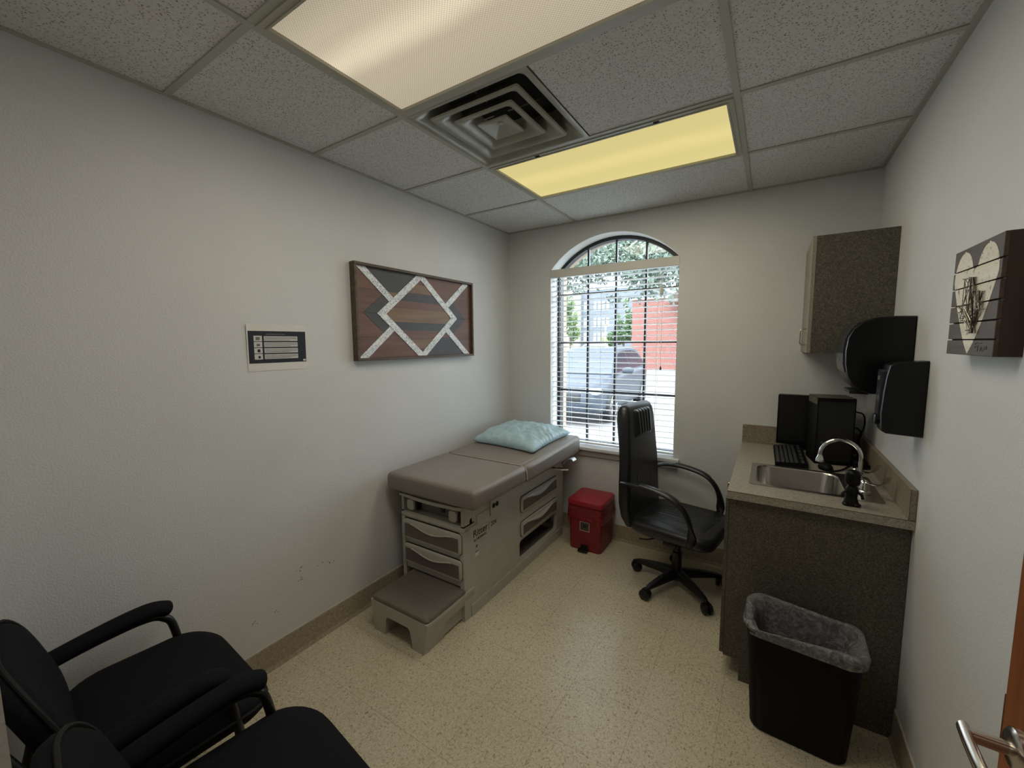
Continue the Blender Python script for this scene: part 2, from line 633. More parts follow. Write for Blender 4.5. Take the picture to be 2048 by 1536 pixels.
for x in MX:
    top = ZC + math.sqrt((RA - 0.028) ** 2 - (x - XC) ** 2)
    bm = BM(); box(bm, x - 0.0075, x + 0.0075, 0.152, 0.176, ZS + 0.02, top)
    ob('muntin', bm, BLACKMETAL, win)
for z in MZ:
    bm = BM(); box(bm, WL + 0.025, WR - 0.025, 0.1525, 0.1755, z - 0.0075, z + 0.0075)
    ob('muntin', bm, BLACKMETAL, win)
for i in range(4):
    for j in range(4):
        p = list(inner)
        p = clip(p, -1, 0, -xg[i]); p = clip(p, 1, 0, xg[i + 1]); p = clip(p, 0, -1, -zg[j]); p = clip(p, 0, 1, zg[j + 1])
        if len(p) < 3:
            continue
        bm = BM(); bm.faces.new([bm.verts.new((q[0], 0.164, q[1])) for q in p])
        ob('pane', bm, GLASS, win)
bm = BM(); box(bm, WL + 0.003, WR - 0.003, -0.005, 0.135, ZS - 0.002, ZS + 0.012)
box(bm, WL - 0.045, WR + 0.042, -0.042, -0.0005, ZS - 0.014, ZS + 0.012, bev=0.004)
ob('window_sill', bm, SILLM, win)
bm = BM(); box(bm, WL - 0.03, WR + 0.028, -0.018, -0.0005, ZS - 0.066, ZS - 0.0142, bev=0.004)
ob('apron', bm, STONE, win)

# ================================================================ blind in the window
bl = thing('window_blind', 'white horizontal slat blind with open slats in the arched window', 'blind', (XC, 0.06, ZS + 0.012))
bm = BM(); box(bm, WL + 0.001, WR - 0.001, -0.004, 0.008, 2.158, 2.224, bev=0.003)
ob('valance', bm, VALANCE, bl)
bm = BM(); box(bm, WL + 0.008, WR - 0.008, 0.032, 0.088, 2.165, 2.205, bev=0.003)
ob('headrail', bm, BLIND, bl)
NSL = 32
Z0s, Z1s = 0.797, 2.138
bm = BM()
xs0, xs1 = WL + 0.006, WR - 0.006
sec = []
for k in range(7):
    t = -1 + 2 * k / 6
    sec.append((0.0 + 0.0245 * t, 0.0028 * (1 - t * t)))
up_ = [(y, z + 0.0014) for y, z in sec]
dn_ = [(y, z - 0.0014) for y, z in reversed(sec)]
prof = up_ + dn_
tl = math.radians(-4)
prof = [(y * math.cos(tl) - z * math.sin(tl), y * math.sin(tl) + z * math.cos(tl)) for y, z in prof]
rings(bm, [[(xs0 - XC, y, z) for y, z in prof], [(xs1 - XC, y, z) for y, z in prof]])
slat_me = mesh_of(bm, True, 50); slat_me.materials.append(BLIND)
for k in range(NSL):
    o = bpy.data.objects.new('slat', slat_me)
    COL.objects.link(o); o.parent = bl
    o.location = (0, 0, Z0s + (Z1s - Z0s) * k / (NSL - 1) - (ZS + 0.012))
bm = BM(); box(bm, xs0, xs1, 0.038, 0.084, 0.757, 0.773, bev=0.004)
ob('bottom_rail', bm, BLIND, bl)
for x in (0.585, 0.86, 1.30):
    for y in (0.034, 0.087):
        bm = BM(); tube(bm, [(x, y, 0.772), (x, y, 2.166)], 0.0011, 5)
        ob('ladder_cord', bm, CORD, bl)
bm = BM(); tube(bm, [(1.329, 0.016, 2.165), (1.330, 0.018, 2.05), (1.329, 0.02, 2.02)], 0.0012, 6); tube(bm, [(1.338, 0.018, 2.165), (1.336, 0.018, 1.43)], 0.0012, 6)
pc = ob('pull_cord', bm, CORD, bl)
bm = BM(); lathe(bm, [(0.003, 0.0), (0.012, 0.008), (0.016, 0.025), (0.013, 0.045), (0.009, 0.052), (0.011, 0.058), (0.006, 0.074), (0.002, 0.076)], 12, T4((1.329, 0.02, 1.955)))
sub('tassel', bm, VALANCE, pc, True)
bm = BM(); lathe(bm, [(0.002, 0.0), (0.0075, 0.004), (0.006, 0.02), (0.003, 0.03)], 10, T4((1.336, 0.018, 1.402)))
sub('tassel', bm, BLACKMETAL, pc, True)
bm = BM(); tube(bm, [(0.492, 0.02, 2.165), (0.4925, 0.02, 1.392)], 0.0045, 6)
ob('tilt_wand', bm, M('wand_grey', lin(70, 72, 74), rough=0.25), bl)

# ================================================================ door standing open along the right wall
DOORW = M_wood('door_wood', lin(112, 60, 26), lin(140, 80, 38), rough=0.35, axis='z', scale=5)
NICKEL = M('satin_nickel', lin(196, 188, 178), rough=0.22, metal=1.0, var=0.04)
door = sempty('door_1', 'stained wood door standing open')
DXF, DYE = 2.40, -2.168
bm = BM(); box(bm, DXF, DXF + 0.044, DYE - 0.915, DYE, 0.008, 2.04, bev=0.0015)
ob('door_leaf', bm, DOORW, door)
RY, RZ = DYE - 0.058, 0.955
bm = BM(); lathe(bm, [(0.033, 0.0), (0.033, 0.006), (0.028, 0.010), (0.013, 0.012)], 24, T4((DXF, RY, RZ), ry=-math.pi / 2))
hd = ob('lever_handle', bm, NICKEL, door, True)
def door_sub(name, bm):
    o = ob(name, bm, NICKEL, smooth=True); o.parent = hd
bm = BM(); tube(bm, [(DXF - 0.010, RY, RZ), (DXF - 0.066, RY, RZ)], 0.0105, 14)
door_sub('stem', bm)
bm = BM(); tube(bm, smooth_path([(DXF - 0.060, RY + 0.012, RZ + 0.002), (DXF - 0.062, RY - 0.03, RZ), (DXF - 0.062, RY - 0.09, RZ - 0.002), (DXF - 0.052, RY - 0.125, RZ - 0.004)], 6), 0.0085, 12, ry=0.0115)
door_sub('lever', bm)
bm = BM(); box(bm, DXF - 0.0005, DXF + 0.02, DYE - 0.0005, DYE + 0.0015, 0.90, 1.01)
ob('latch_plate', bm, NICKEL, door)

# ================================================================ ceiling fixtures
FIXM = M('fixture_metal', lin(168, 166, 152), rough=0.4, var=0.06, scale=10, space='World')
def _lens(name, col, strength, bands, y0, y1, pat=0.25):
    """prismatic acrylic lens lit from behind: small prisms and the tubes showing through"""
    m, nt, b = new_mat(name)
    nt.nodes.remove(b)
    out = nt.nodes['Material Output']
    geo = nd(nt, 'ShaderNodeNewGeometry')
    sx = nd(nt, 'ShaderNodeSeparateXYZ')
    nt.links.new(geo.outputs['Position'], sx.inputs[0])
    def mth(op, a, bb):
        n = nd(nt, 'ShaderNodeMath', operation=op)
        for i, q in enumerate((a, bb)):
            if q is None:
                continue
            if isinstance(q, (int, float)):
                n.inputs[i].default_value = q
            else:
                nt.links.new(q, n.inputs[i])
        return n.outputs[0]
    k = 2 * math.pi / 0.0105
    s1 = mth('SINE', mth('MULTIPLY', sx.outputs['X'], k), None)
    s2 = mth('SINE', mth('MULTIPLY', sx.outputs['Y'], k), None)
    pr = mth('ADD', mth('MULTIPLY', mth('MULTIPLY', s1, s2), pat), 1.0)
    v = mth('DIVIDE', mth('SUBTRACT', sx.outputs['Y'], y0), y1 - y0)
    nz = nd(nt, 'ShaderNodeTexNoise', Scale=3.0, Detail=2.0)
    v2 = mth('ADD', v, mth('MULTIPLY', mth('SUBTRACT', nz.outputs['Fac'], 0.5), 0.10))
    rp = ramp(nt, v2, [(p, (c, c, c, 1)) for p, c in bands])
    rp.color_ramp.interpolation = 'EASE'
    st = mth('MULTIPLY', mth('MULTIPLY', rp.outputs['Color'], pr), strength)
    em = nd(nt, 'ShaderNodeEmission')
    em.inputs['Color'].default_value = col
    nt.links.new(st, em.inputs['Strength'])
    nt.links.new(em.outputs[0], out.inputs['Surface'])
    return m
LENS1 = _lens('lens_warm_white', (1.0, 0.86, 0.62, 1), 0.62, [(0.0, 0.62), (0.28, 0.85), (0.45, 1.2), (0.60, 0.8), (1.0, 0.72)], ROW[3], ROW[2], 0.22)
LENS2 = _lens('lens_yellow', (1.0, 0.85, 0.36, 1), 0.74, [(0.0, 0.92), (0.3, 0.95), (0.5, 1.08), (0.72, 0.98), (1.0, 1.02)], ROW[1], ROW[0], 0.08)

def ceiling_light(j, lens, watts, col, label):
    y1, y0 = ROW[j - 1] - TB, ROW[j] + TB
    x0, x1 = XA + TB, XB - TB
    t = thing('ceiling_light', label, 'ceiling light', ((x0 + x1) / 2, (y0 + y1) / 2, H), 0, 'recessed fluorescent ceiling fixtures')
    bm = BM(); frame(bm, rect(x0, x1, y0, y1), rect(x0 + 0.022, x1 - 0.022, y0 + 0.022, y1 - 0.022), 'z', H - 0.006, H + 0.012)
    ob('door_frame', bm, FIXM, t)
    bm = BM(); frame(bm, rect(x0 + 0.020, x1 - 0.020, y0 + 0.020, y1 - 0.020), rect(x0 + 0.027, x1 - 0.027, y0 + 0.027, y1 - 0.027), 'z', H - 0.009, H + 0.002)
    ob('lens_trim', bm, FIXM, t)
    bm = BM(); box(bm, x0 + 0.0225, x1 - 0.0225, y0 + 0.0225, y1 - 0.0225, H + 0.003, H + 0.006)
    ob('lens', bm, lens, t)
    bm = BM(); box(bm, x0, x1, y0, y1, H + 0.02, H + 0.12)
    ob('housing', bm, FIXM, t)
    for x in (x0 + 0.3, x1 - 0.3):
        bm = BM(); box(bm, x - 0.012, x + 0.012, y0 + 0.004, y0 + 0.016, H - 0.009, H - 0.006)
        ob('latch', bm, PLENUM, t)
    ld = bpy.data.lights.new('tube_light', 'AREA')
    ld.shape = 'RECTANGLE'; ld.size = x1 - x0 - 0.06; ld.size_y = y1 - y0 - 0.06
    ld.energy = watts; ld.color = col
    lo = bpy.data.objects.new('tube_light', ld)
    COL.objects.link(lo); lo.parent = t; lo.location = (0, 0, -0.012)
    return t
ceiling_light(3, LENS1, LAMP_W[0], (1.0, 0.93, 0.81), 'recessed ceiling light with warm white prismatic lens')
ceiling_light(1, LENS2, LAMP_W[1], (1.0, 0.93, 0.77), 'recessed ceiling light with yellow lens by the window')
hl = bpy.data.lights.new('added_hall_light', 'AREA'); hl.shape = 'RECTANGLE'; hl.size = 1.1; hl.size_y = 0.5; hl.energy = HALL_W; hl.color = (1.0, 0.93, 0.82)  # unseen lamp added in the hallway for a little extra light
ho = bpy.data.objects.new('added_hall_light', hl); COL.objects.link(ho); ho.location = (1.4, YF - 0.8, H - 0.03)
bm = BM(); box(bm, 0.8, 2.0, YF - 1.1, YF - 0.5, H - 0.02, H - 0.001)
ob('added_hall_panel', bm, LENS1, ceiling)  # glowing panel added to give the hallway lamp a fixture

# supply air diffuser
VENT = M('vent_metal', lin(150, 148, 136), rough=0.34, var=0.2, scale=7, space='World', metal=0.35)
vx, vy = XA + FT, (ROW[1] + ROW[2]) / 2
vt = thing('air_diffuser', 'square stepped metal air diffuser between the two ceiling lights', 'air vent', (vx, vy, H))
def sq(h, z, r):
    return [(p[0], p[1], z) for p in rr(vx - h, vx + h, vy - h, vy + h, r, 4)]
hp = FT - 0.012
bm = BM()
def plate(z):
    return [((XV - 0.001 if p[0] > vx + hp - 0.003 else p[0]), p[1], z) for p in rr(vx - hp, vx + hp, vy - hp, vy + hp, 0.002, 4)]
rings(bm, [plate(H + 0.004), plate(H - 0.002), sq(0.278, H - 0.002, 0.01), sq(0.268, H + 0.010, 0.04), sq(0.245, H + 0.045, 0.07), sq(0.225, H + 0.13, 0.08)], False, False)
ob('outer_plate', bm, VENT, vt, True, ang=40)
bm = BM(); box(bm, vx - 0.24, vx + 0.24, vy - 0.24, vy + 0.24, H + 0.128, H + 0.132)
ob('duct_throat', bm, PLENUM, vt)
for h, hi, z0, z1 in ((0.226, 0.160, 0.000, 0.070), (0.152, 0.090, 0.000, 0.065)):
    bm = BM()
    rings(bm, [sq(h, H - z0 + 0.003, 0.012), sq(h - 0.004, H - z0 - 0.003, 0.012), sq(h - 0.028, H - z0 + 0.001, 0.02), sq(hi + 0.018, H + z1 * 0.35, 0.04), sq(hi, H + z1, 0.05), sq(hi + 0.004, H + z1, 0.05), sq(h, H - z0 + 0.004, 0.012)], False, False)
    ob('louver_ring', bm, VENT, vt, True, ang=40)
bm = BM()
rings(bm, [sq(0.078, H + 0.001, 0.006), sq(0.076, H - 0.004, 0.006), sq(0.068, H - 0.002, 0.01), sq(0.022, H + 0.018, 0.012), sq(0.012, H + 0.019, 0.009)], False, True)
ctr = ob('center_pan', bm, VENT, vt, True, ang=40)
bm = BM(); lathe(bm, [(0.012, 0.004), (0.012, 0.0), (0.003, -0.001)], 16, T4((vx, vy, H + 0.017)))
sub('screw_boss', bm, FIXM, ctr, True)
for dx, dy in ((0.19, 0), (-0.19, 0), (0, 0.19), (0, -0.19)):
    bm = BM(); tube(bm, [(vx + dx * 0.2, vy + dy * 0.2, H + 0.06), (vx + dx, vy + dy, H + 0.06)], 0.003, 6)
    ob('spider_rod', bm, FIXM, vt)

# ================================================================ wood wall art
AY, AZ, AW, AH = -1.663, 1.517, 1.077, 0.563
art = thing('wall_art', 'framed geometric wood wall art with a white diamond on brown planks', 'wall art', (0, AY + AW / 2, AZ))
FR = M_wood('art_frame_wood', lin(66, 52, 40), lin(96, 80, 62), axis='y', scale=5)
BR1 = M_wood('art_brown', lin(98, 70, 57), lin(114, 84, 69), axis='y', scale=4)
BR2 = M_wood('art_tan', lin(112, 88, 66), lin(130, 106, 80), axis='y', scale=4)
BR3 = M_wood('art_reddish', lin(92, 67, 58), lin(108, 81, 70), axis='y', scale=4)
DK = M_wood('art_charcoal', lin(60, 59, 60), lin(72, 71, 72), axis='y', scale=4)
WHT = M_wood('art_whitewash', lin(212, 216, 218), lin(236, 238, 240), axis='y', scale=4, distress=(lin(150, 156, 162), 90, 0.52))
fw, ft = 0.016, 0.045
for (u0, u1, v0, v1) in ((0, AW, 0, fw), (0, AW, AH - fw, AH), (0, fw, fw, AH - fw), (AW - fw, AW, fw, AH - fw)):
    bm = BM(); box(bm, 0.0, ft, AY + u0, AY + u1, AZ + v0, AZ + v1, bev=0.0015, seg=1)
    ob('frame_rail', bm, FR, art)
bm = BM(); box(bm, 0.0, 0.014, AY + fw, AY + AW - fw, AZ + fw, AZ + AH - fw)
ob('backing', bm, FR, art)
base = rect(fw, AW - fw, fw, AH - fw)
SC, TC, SL = 0.531, 0.2815, 0.8
def hp_(poly, cs, ct, c):        # cs*s' + ct*t' <= c in diamond coordinates
    return clip(poly, cs, ct / SL, c + cs * SC + ct / SL * TC)
def plank(poly, mat, x1, gap=0.0008):
    if len(poly) < 3:
        return
    cx = sum(p[0] for p in poly) / len(poly); cy = sum(p[1] for p in poly) / len(poly)
    q = []
    for p in poly:
        d = math.hypot(p[0] - cx, p[1] - cy)
        k = max(0.0, 1 - gap / max(d, 1e-4))
        q.append((AY + cx + (p[0] - cx) * k, AZ + cy + (p[1] - cy) * k))
    bm = BM(); prism(bm, q, 'x', 0.012, x1)
    ob('plank', bm, mat, art)
DO, DI, AO, AI, CH = 0.369, 0.300, 0.180, 0.113, 0.466
# the diamond's inside, plank by plank
seams = [0.0, 0.065, 0.125, 0.184, 0.237, 0.323, 0.372, 0.429, 0.487, 0.563]
mats = [BR3, BR2, BR1, DK, BR2, BR1, DK, BR2, BR1]
for k in range(9):
    p = clip(clip(base, 0, -1, -seams[k]), 0, 1, seams[k + 1])
    for a, b_ in ((1, 1), (1, -1), (-1, 1), (-1, -1)):
        p = hp_(p, a, b_, DI)
    plank(p, mats[k], 0.022)
# the four white sides of the diamond
for a, b_ in ((1, 1), (1, -1), (-1, 1), (-1, -1)):
    p = hp_(hp_(base, a, b_, DO), -a, -b_, -DI)
    p = hp_(hp_(p, -a, 0, 0), 0, -b_, 0)
    plank(p, WHT, 0.026)
# white arms from the corners, and the fields between them
for a, b_ in ((-1, 1), (1, 1), (-1, -1), (1, -1)):
    p = hp_(base, -a, -b_, -DO)
    arm = hp_(hp_(p, a, -b_, AO), -a, b_, -AI)
    plank(arm, WHT, 0.026)
    tri = hp_(hp_(p, a, -b_, AI), -a, 0, 0)      # between the arm and the upright axis
    dark = (a, b_) in ((-1, 1), (1, -1))
    if (a, b_) == (-1, 1):
        plank(clip(tri, 0, -1, -0.418), DK, 0.022); plank(clip(tri, 0, 1, 0.418), BR2, 0.022)
    elif (a, b_) == (1, -1):
        plank(clip(tri, 0, 1, 0.14), DK, 0.022); plank(clip(tri, 0, -1, -0.14), BR1, 0.022)
    else:
        zc = 0.421 if b_ > 0 else 0.14
        plank(clip(tri, 0, -1, -zc), BR1 if b_ > 0 else BR3, 0.022); plank(clip(tri, 0, 1, zc), BR3 if b_ > 0 else BR1, 0.022)
    half = hp_(hp_(p, -a, b_, -AO), 0, -b_, 0)   # beside the arm, out to the frame
    plank(hp_(half, a, b_, CH), DK, 0.023)
    out_ = hp_(half, -a, -b_, -CH)
    if b_ > 0:
        plank(clip(out_, 0, -1, -0.421), BR1, 0.022); plank(clip(out_, 0, 1, 0.421), BR3, 0.022)
    else:
        plank(clip(out_, 0, 1, 0.14), BR3, 0.022); plank(clip(out_, 0, -1, -0.14), BR1, 0.022)

# ================================================================ paper notice
PAPER = M('paper_white', lin(214, 212, 206), rough=0.6, var=0.02, scale=10)
NAVY = M('print_navy', lin(30, 34, 44), rough=0.45, var=0.15, scale=8)
PRINT = M('print_grey', lin(196, 194, 190), rough=0.55, var=0.03)
INK = M('print_ink', lin(108, 106, 104), rough=0.6)
pt = thing('paper_notice', 'sheet of paper with a dark printed panel taped to the wall', 'notice', (0, -2.085, 1.492))
def pq(u0, u1, v0, v1, x):        # fractions of the sheet
    y0, z0, w_, h_ = -2.227, 1.492, 0.284, 0.220
    bm = BM(); box(bm, x - 0.0006, x, y0 + u0 * w_, y0 + u1 * w_, z0 + v0 * h_, z0 + v1 * h_)
    return bm
bm = BM()
n = 10
for i in range(n):
    for x in (0.0007,):
        pass
rs = []
for i in range(n + 1):
    y = -2.227 + 0.284 * i / n
    lift = 0.006
    rs.append([(lift * 0.25, y, 1.492), (lift * 0.25 + 0.0004, y, 1.492), (lift + 0.0004, y, 1.712), (lift, y, 1.712)])
bm = BM(); rings(bm, rs)
sheet = ob('sheet', bm, PAPER, pt)
sheet.data.transform(Matrix.Identity(4))
def printed(name, u0, u1, v0, v1, mat, lift):
    """flat print following the sheet's curl"""
    bm = BM(); rs = []
    for i in range(9):
        u = u0 + (u1 - u0) * i / 8
        y = -2.227 + 0.284 * u
        l_ = 0.006
        def xx(v):
            return l_ * 0.25 + (l_ - l_ * 0.25) * v + 0.0004 + lift
        rs.append([(xx(v0), y, 1.492 + 0.22 * v0), (xx(v1), y, 1.492 + 0.22 * v1)])
    vr = [[bm.verts.new(p) for p in r] for r in rs]
    for i in range(8):
        bm.faces.new((vr[i][0], vr[i + 1][0], vr[i + 1][1], vr[i][1]))
    return sub(name, bm, mat, sheet)
printed('printed_panel', 0.02, 0.985, 0.165, 0.855, NAVY, 0.0004)
for k in range(4):
    v1 = 0.745 - k * 0.130
    printed('text_box', 0.265, 0.835, v1 - 0.103, v1, PRINT, 0.0008)
    for q in range(3):
        printed('text_line', 0.275, 0.82 - 0.11 * (q == 2), v1 - 0.032 - q * 0.027, v1 - 0.022 - q * 0.027, INK, 0.0012)
    printed('picture', 0.105, 0.235, v1 - 0.108, v1 + 0.008, PRINT, 0.0008)
    printed('picture_figure', 0.135 + 0.01 * k, 0.20, v1 - 0.085, v1 - 0.02 - 0.012 * (k % 2), INK if k < 2 else NAVY, 0.0012)
printed('heading_line', 0.30, 0.62, 0.775, 0.80, M('print_dim', lin(88, 88, 86), rough=0.6), 0.0008)
printed('corner_mark', 0.925, 0.975, 0.185, 0.225, PRINT, 0.0008)

# ================================================================ heart plaque on the right wall
hx0, hx1, hy0, hy1, hz0, hz1 = 2.476, W, -1.733, -1.432, 1.572, 1.862
hs = thing('heart_plaque', 'brown plank plaque with a white heart and wire string art', 'plaque', (W, (hy0 + hy1) / 2, hz0))
PLK = M_wood('plaque_brown', lin(60, 48, 36), lin(82, 67, 52), axis='y', scale=5)
PLS = M_wood('plaque_side', lin(40, 26, 18), lin(58, 40, 28), axis='z', scale=4)
HPT = M_wood('plaque_white', lin(206, 200, 178), lin(226, 222, 204), axis='y', scale=5, distress=(lin(132, 122, 102), 75, 0.60))
for (a0, a1, b0, b1) in ((hy0, hy0 + 0.014, hz0, hz1), (hy1 - 0.014, hy1, hz0, hz1), (hy0 + 0.014, hy1 - 0.014, hz0, hz0 + 0.014), (hy0 + 0.014, hy1 - 0.014, hz1 - 0.014, hz1)):
    bm = BM(); box(bm, hx0 + 0.0085, hx1, a0, a1, b0, b1)
    ob('side_board', bm, PLS, hs)
bm = BM(); box(bm, hx0 + 0.009, hx0 + 0.014, hy0 + 0.01, hy1 - 0.01, hz0 + 0.01, hz1 - 0.01)
ob('backing', bm, PLENUM, hs)
edges = [0.0, 0.142, 0.302, 0.466, 0.632, 0.798, 1.0]
def heart_spans(f):
    """half-open white intervals at height fraction f, across 0..1 of the width"""
    if f < 0.02 or f > 0.965:
        return []
    if f < 0.70:
        t = (f - 0.02) / 0.68
        hw = 0.46 * (t ** 0.80) * (1.10 - 0.10 * t)
        return [(0.5 - hw, 0.5 + hw)]
    t = (f - 0.70) / 0.265
    c, r = 0.25, 0.215
    w_ = math.sqrt(max(0.0, 1 - t * t))
    L = (0.25 - 0.21 * w_, 0.25 + (0.25 - 0.0 if t < 0.33 else 0.21 * min(1, w_ * 1.02) - 0.02 * (1 - t)))
    if t < 0.33:
        return [(0.5 - (0.25 + 0.21 * w_), 0.5 + (0.25 + 0.21 * w_))] if t < 0.30 else [(0.04, 0.492), (0.508, 0.96)]
    return [(0.25 - 0.21 * w_, 0.25 + 0.215 * w_), (0.75 - 0.215 * w_, 0.75 + 0.21 * w_)]
HWD, HHT = hy1 - hy0, hz1 - hz0
for k in range(6):
    a, b_ = edges[k] + (0.006 if k else 0), edges[k + 1] - (0.006 if k < 5 else 0)
    jit = [0.002, -0.001, 0.001, 0.0, 0.0015, 0.0][k]
    bm = BM(); box(bm, hx0, hx0 + 0.009, hy0, hy1 + jit, hz0 + a * HHT, hz0 + b_ * HHT, bev=0.001, seg=1)
    pk = ob('plank', bm, PLK, hs)
    bm = BM()
    NS = 22
    for q in range(NS):
        f0, f1 = a + (b_ - a) * q / NS, a + (b_ - a) * (q + 1) / NS
        s0, s1 = heart_spans(f0 + 1e-4), heart_spans(f1 - 1e-4)
        if not s0 and s1: s0 = s1
        if not s1 and s0: s1 = s0
        if len(s0) != len(s1):
            s1 = s0 = s1 if len(s1) > len(s0) else s0
        for u, w_ in zip(s0, s1):
            ya = lambda s: hy1 - s * HWD      # far edge first
            bm.faces.new([bm.verts.new(p) for p in ((hx0 - 0.0004, ya(u[0]), hz0 + f0 * HHT), (hx0 - 0.0004, ya(u[1]), hz0 + f0 * HHT), (hx0 - 0.0004, ya(w_[1]), hz0 + f1 * HHT), (hx0 - 0.0004, ya(w_[0]), hz0 + f1 * HHT))])
    sub('heart_paint', bm, HPT, pk)
    if k == 0:      # faint burnt scrawl
        bm = BM()
        strokes = [[(0.65, 0.098), (0.70, 0.116), (0.75, 0.108), (0.80, 0.112)], [(0.66, 0.07), (0.69, 0.086), (0.73, 0.088)], [(0.715, 0.078), (0.72, 0.04)], [(0.77, 0.042), (0.785, 0.08), (0.80, 0.062), (0.815, 0.04)], [(0.84, 0.082), (0.85, 0.05)], [(0.88, 0.086), (0.885, 0.056)]]
        for s_ in strokes:
            tube(bm, [(hx0 - 0.0002, hy1 - p[0] * HWD, hz0 + p[1] * HHT) for p in s_], 0.0008, 5)
        sub('burnt_mark', bm, PLS, pk)
tex = [(0.33, 0.70), (0.46, 0.70), (0.46, 0.585), (0.56, 0.57), (0.66, 0.555), (0.665, 0.47), (0.69, 0.40), (0.60, 0.34), (0.56, 0.28), (0.565, 0.20), (0.50, 0.225), (0.45, 0.31), (0.40, 0.355), (0.36, 0.315), (0.31, 0.34), (0.27, 0.40), (0.21, 0.455), (0.33, 0.458)]
WIRE = M('silver_wire', lin(150, 146, 136), rough=0.3, metal=0.8)
WIRED = M('dark_wire', lin(74, 68, 60), rough=0.35, metal=0.7)
nx = hx0 - 0.011
tex = [(p[0] + 0.085, p[1]) for p in tex]
P3 = lambda p, x=nx: (x, hy1 - p[0] * HWD, hz0 + p[1] * HHT)
bm = BM()
for p in tex:
    tube(bm, [P3(p, hx0 + 0.001), P3(p, nx - 0.003)], 0.0009, 6)
    lathe(bm, [(0.0005, 0), (0.0024, 0.0006), (0.0024, 0.0014), (0.0005, 0.002)], 8, T4(P3(p, nx - 0.002), ry=-math.pi / 2))
o = ob('nails', bm, WIRE, hs); o['kind'] = 'stuff'
random.seed(4)
bm = BM(); bm2 = BM()
for i in range(len(tex)):
    tube(bm, [P3(tex[i]), P3(tex[(i + 1) % len(tex)])], 0.0008, 4)
for k in range(64):
    i, j = random.sample(range(len(tex)), 2)
    tube(bm if k % 2 else bm2, [P3(tex[i], nx + random.uniform(0, 0.012)), P3(tex[j], nx + random.uniform(0, 0.012))], 0.0009, 4)
o = ob('strings', bm, WIRE, hs); o['kind'] = 'stuff'
o = ob('strings', bm2, WIRED, hs); o['kind'] = 'stuff'

# ================================================================ exam table
TGRY = M('table_plastic', lin(176, 174, 162), rough=0.45, var=0.05, scale=14, bump=0.15, bscale=400)
TDRK = M('table_taupe_panel', lin(96, 90, 82), rough=0.5, var=0.06, scale=14)
TSHD = M('table_recess', lin(70, 70, 66), rough=0.7)
UPH = M('taupe_vinyl', lin(128, 119, 112), rough=0.38, var=0.04, scale=8, bump=0.25, bscale=350)
PIPE = M('taupe_piping', lin(168, 160, 150), rough=0.45)
BLK = M('black_plastic', lin(12, 13, 14), rough=0.45)
CHR = M('chrome', lin(214, 214, 214), rough=0.12, metal=1.0, var=0.03)
GREYM = M('grey_metal', lin(150, 150, 146), rough=0.3, metal=0.7)
x0, x1, y0, y1 = 0.105, 0.605, -1.44, -0.15
et = thing('exam_table', 'grey medical exam table with taupe cushion, drawers and a pull-out step', 'exam table', ((x0 + x1) / 2, (y0 + y1) / 2, 0))
bm = BM(); box(bm, x0 + 0.012, x1 - 0.03, y0 + 0.06, y1, 0.215, 0.70); box(bm, x0 + 0.012, x0 + 0.04, y0 + 0.06, y1, 0.0, 0.215); box(bm, x0 + 0.04, x1 - 0.03, y0 + 0.3, y0 + 0.33, 0.02, 0.215)
ob('carcass', bm, TSHD, et)
# near end frame: posts, rails, bottom opening for the step
bm = BM()
prism(bm, rr(x0, x0 + 0.028, 0.0, 0.5375, 0.008), 'y', y0, y0 + 0.06)
prism(bm, [(x1 - 0.03, 0.012), (x1 - 0.018, 0.0), (x1, 0.0), (x1, 0.5375), (x1 - 0.03, 0.5375)], 'y', y0, y0 + 0.06)
box(bm, x0 + 0.0285, x1 - 0.0305, y0 + 0.006, y0 + 0.06, 0.205, 0.5375)
box(bm, x0, x1, y0 - 0.004, y0 + 0.06, 0.538, 0.566, bev=0.006)
ob('end_panel', bm, TGRY, et, True)
def drawer_end(z0, z1):
    a, b = x0 + 0.024, x1 - 0.012
    bm = BM(); prism(bm, rr(a - 0.003, b + 0.002, z0 - 0.004, z1 + 0.003, 0.022), 'y', y0 - 0.002, y0 + 0.01)
    g = ob('drawer', bm, BLK, et)  # black backing plate: shadow gap round the drawer front put into colour
    bm = BM(); prism(bm, rr(a, b, z0, z1, 0.02), 'y', y0 - 0.014, y0 + 0.004)
    bmesh.ops.bevel(bm, geom=[e for e in bm.edges if all(abs(v.co.y - (y0 - 0.014)) < 1e-5 for v in e.verts)], offset=0.004, segments=2, profile=0.5, affect='EDGES')
    sub('drawer_front', bm, TGRY, g, True)
    n = 16
    top = []
    for i in range(n + 1):
        t = i / n
        dip = 0.030 * math.sin(math.pi * min(1, max(0, (t - 0.12) / 0.76))) ** 1.5
        top.append((b - 0.016 - (b - a - 0.032) * t, z1 - 0.026 - dip))
    poly = [(a + 0.016, z0 + 0.014), (b - 0.016, z0 + 0.014)] + top
    bm = BM(); prism(bm, poly, 'y', y0 - 0.0148, y0 - 0.0135)
    sub('inset_panel', bm, TDRK, g)
    lip = [(p[0], y0 - 0.016, p[1] + 0.002) for p in top[2:-2]]
    bm = BM(); tube(bm, lip, 0.004, 6)
    sub('pull_lip', bm, TGRY, g, True)
drawer_end(0.405, 0.528)
drawer_end(0.248, 0.368)
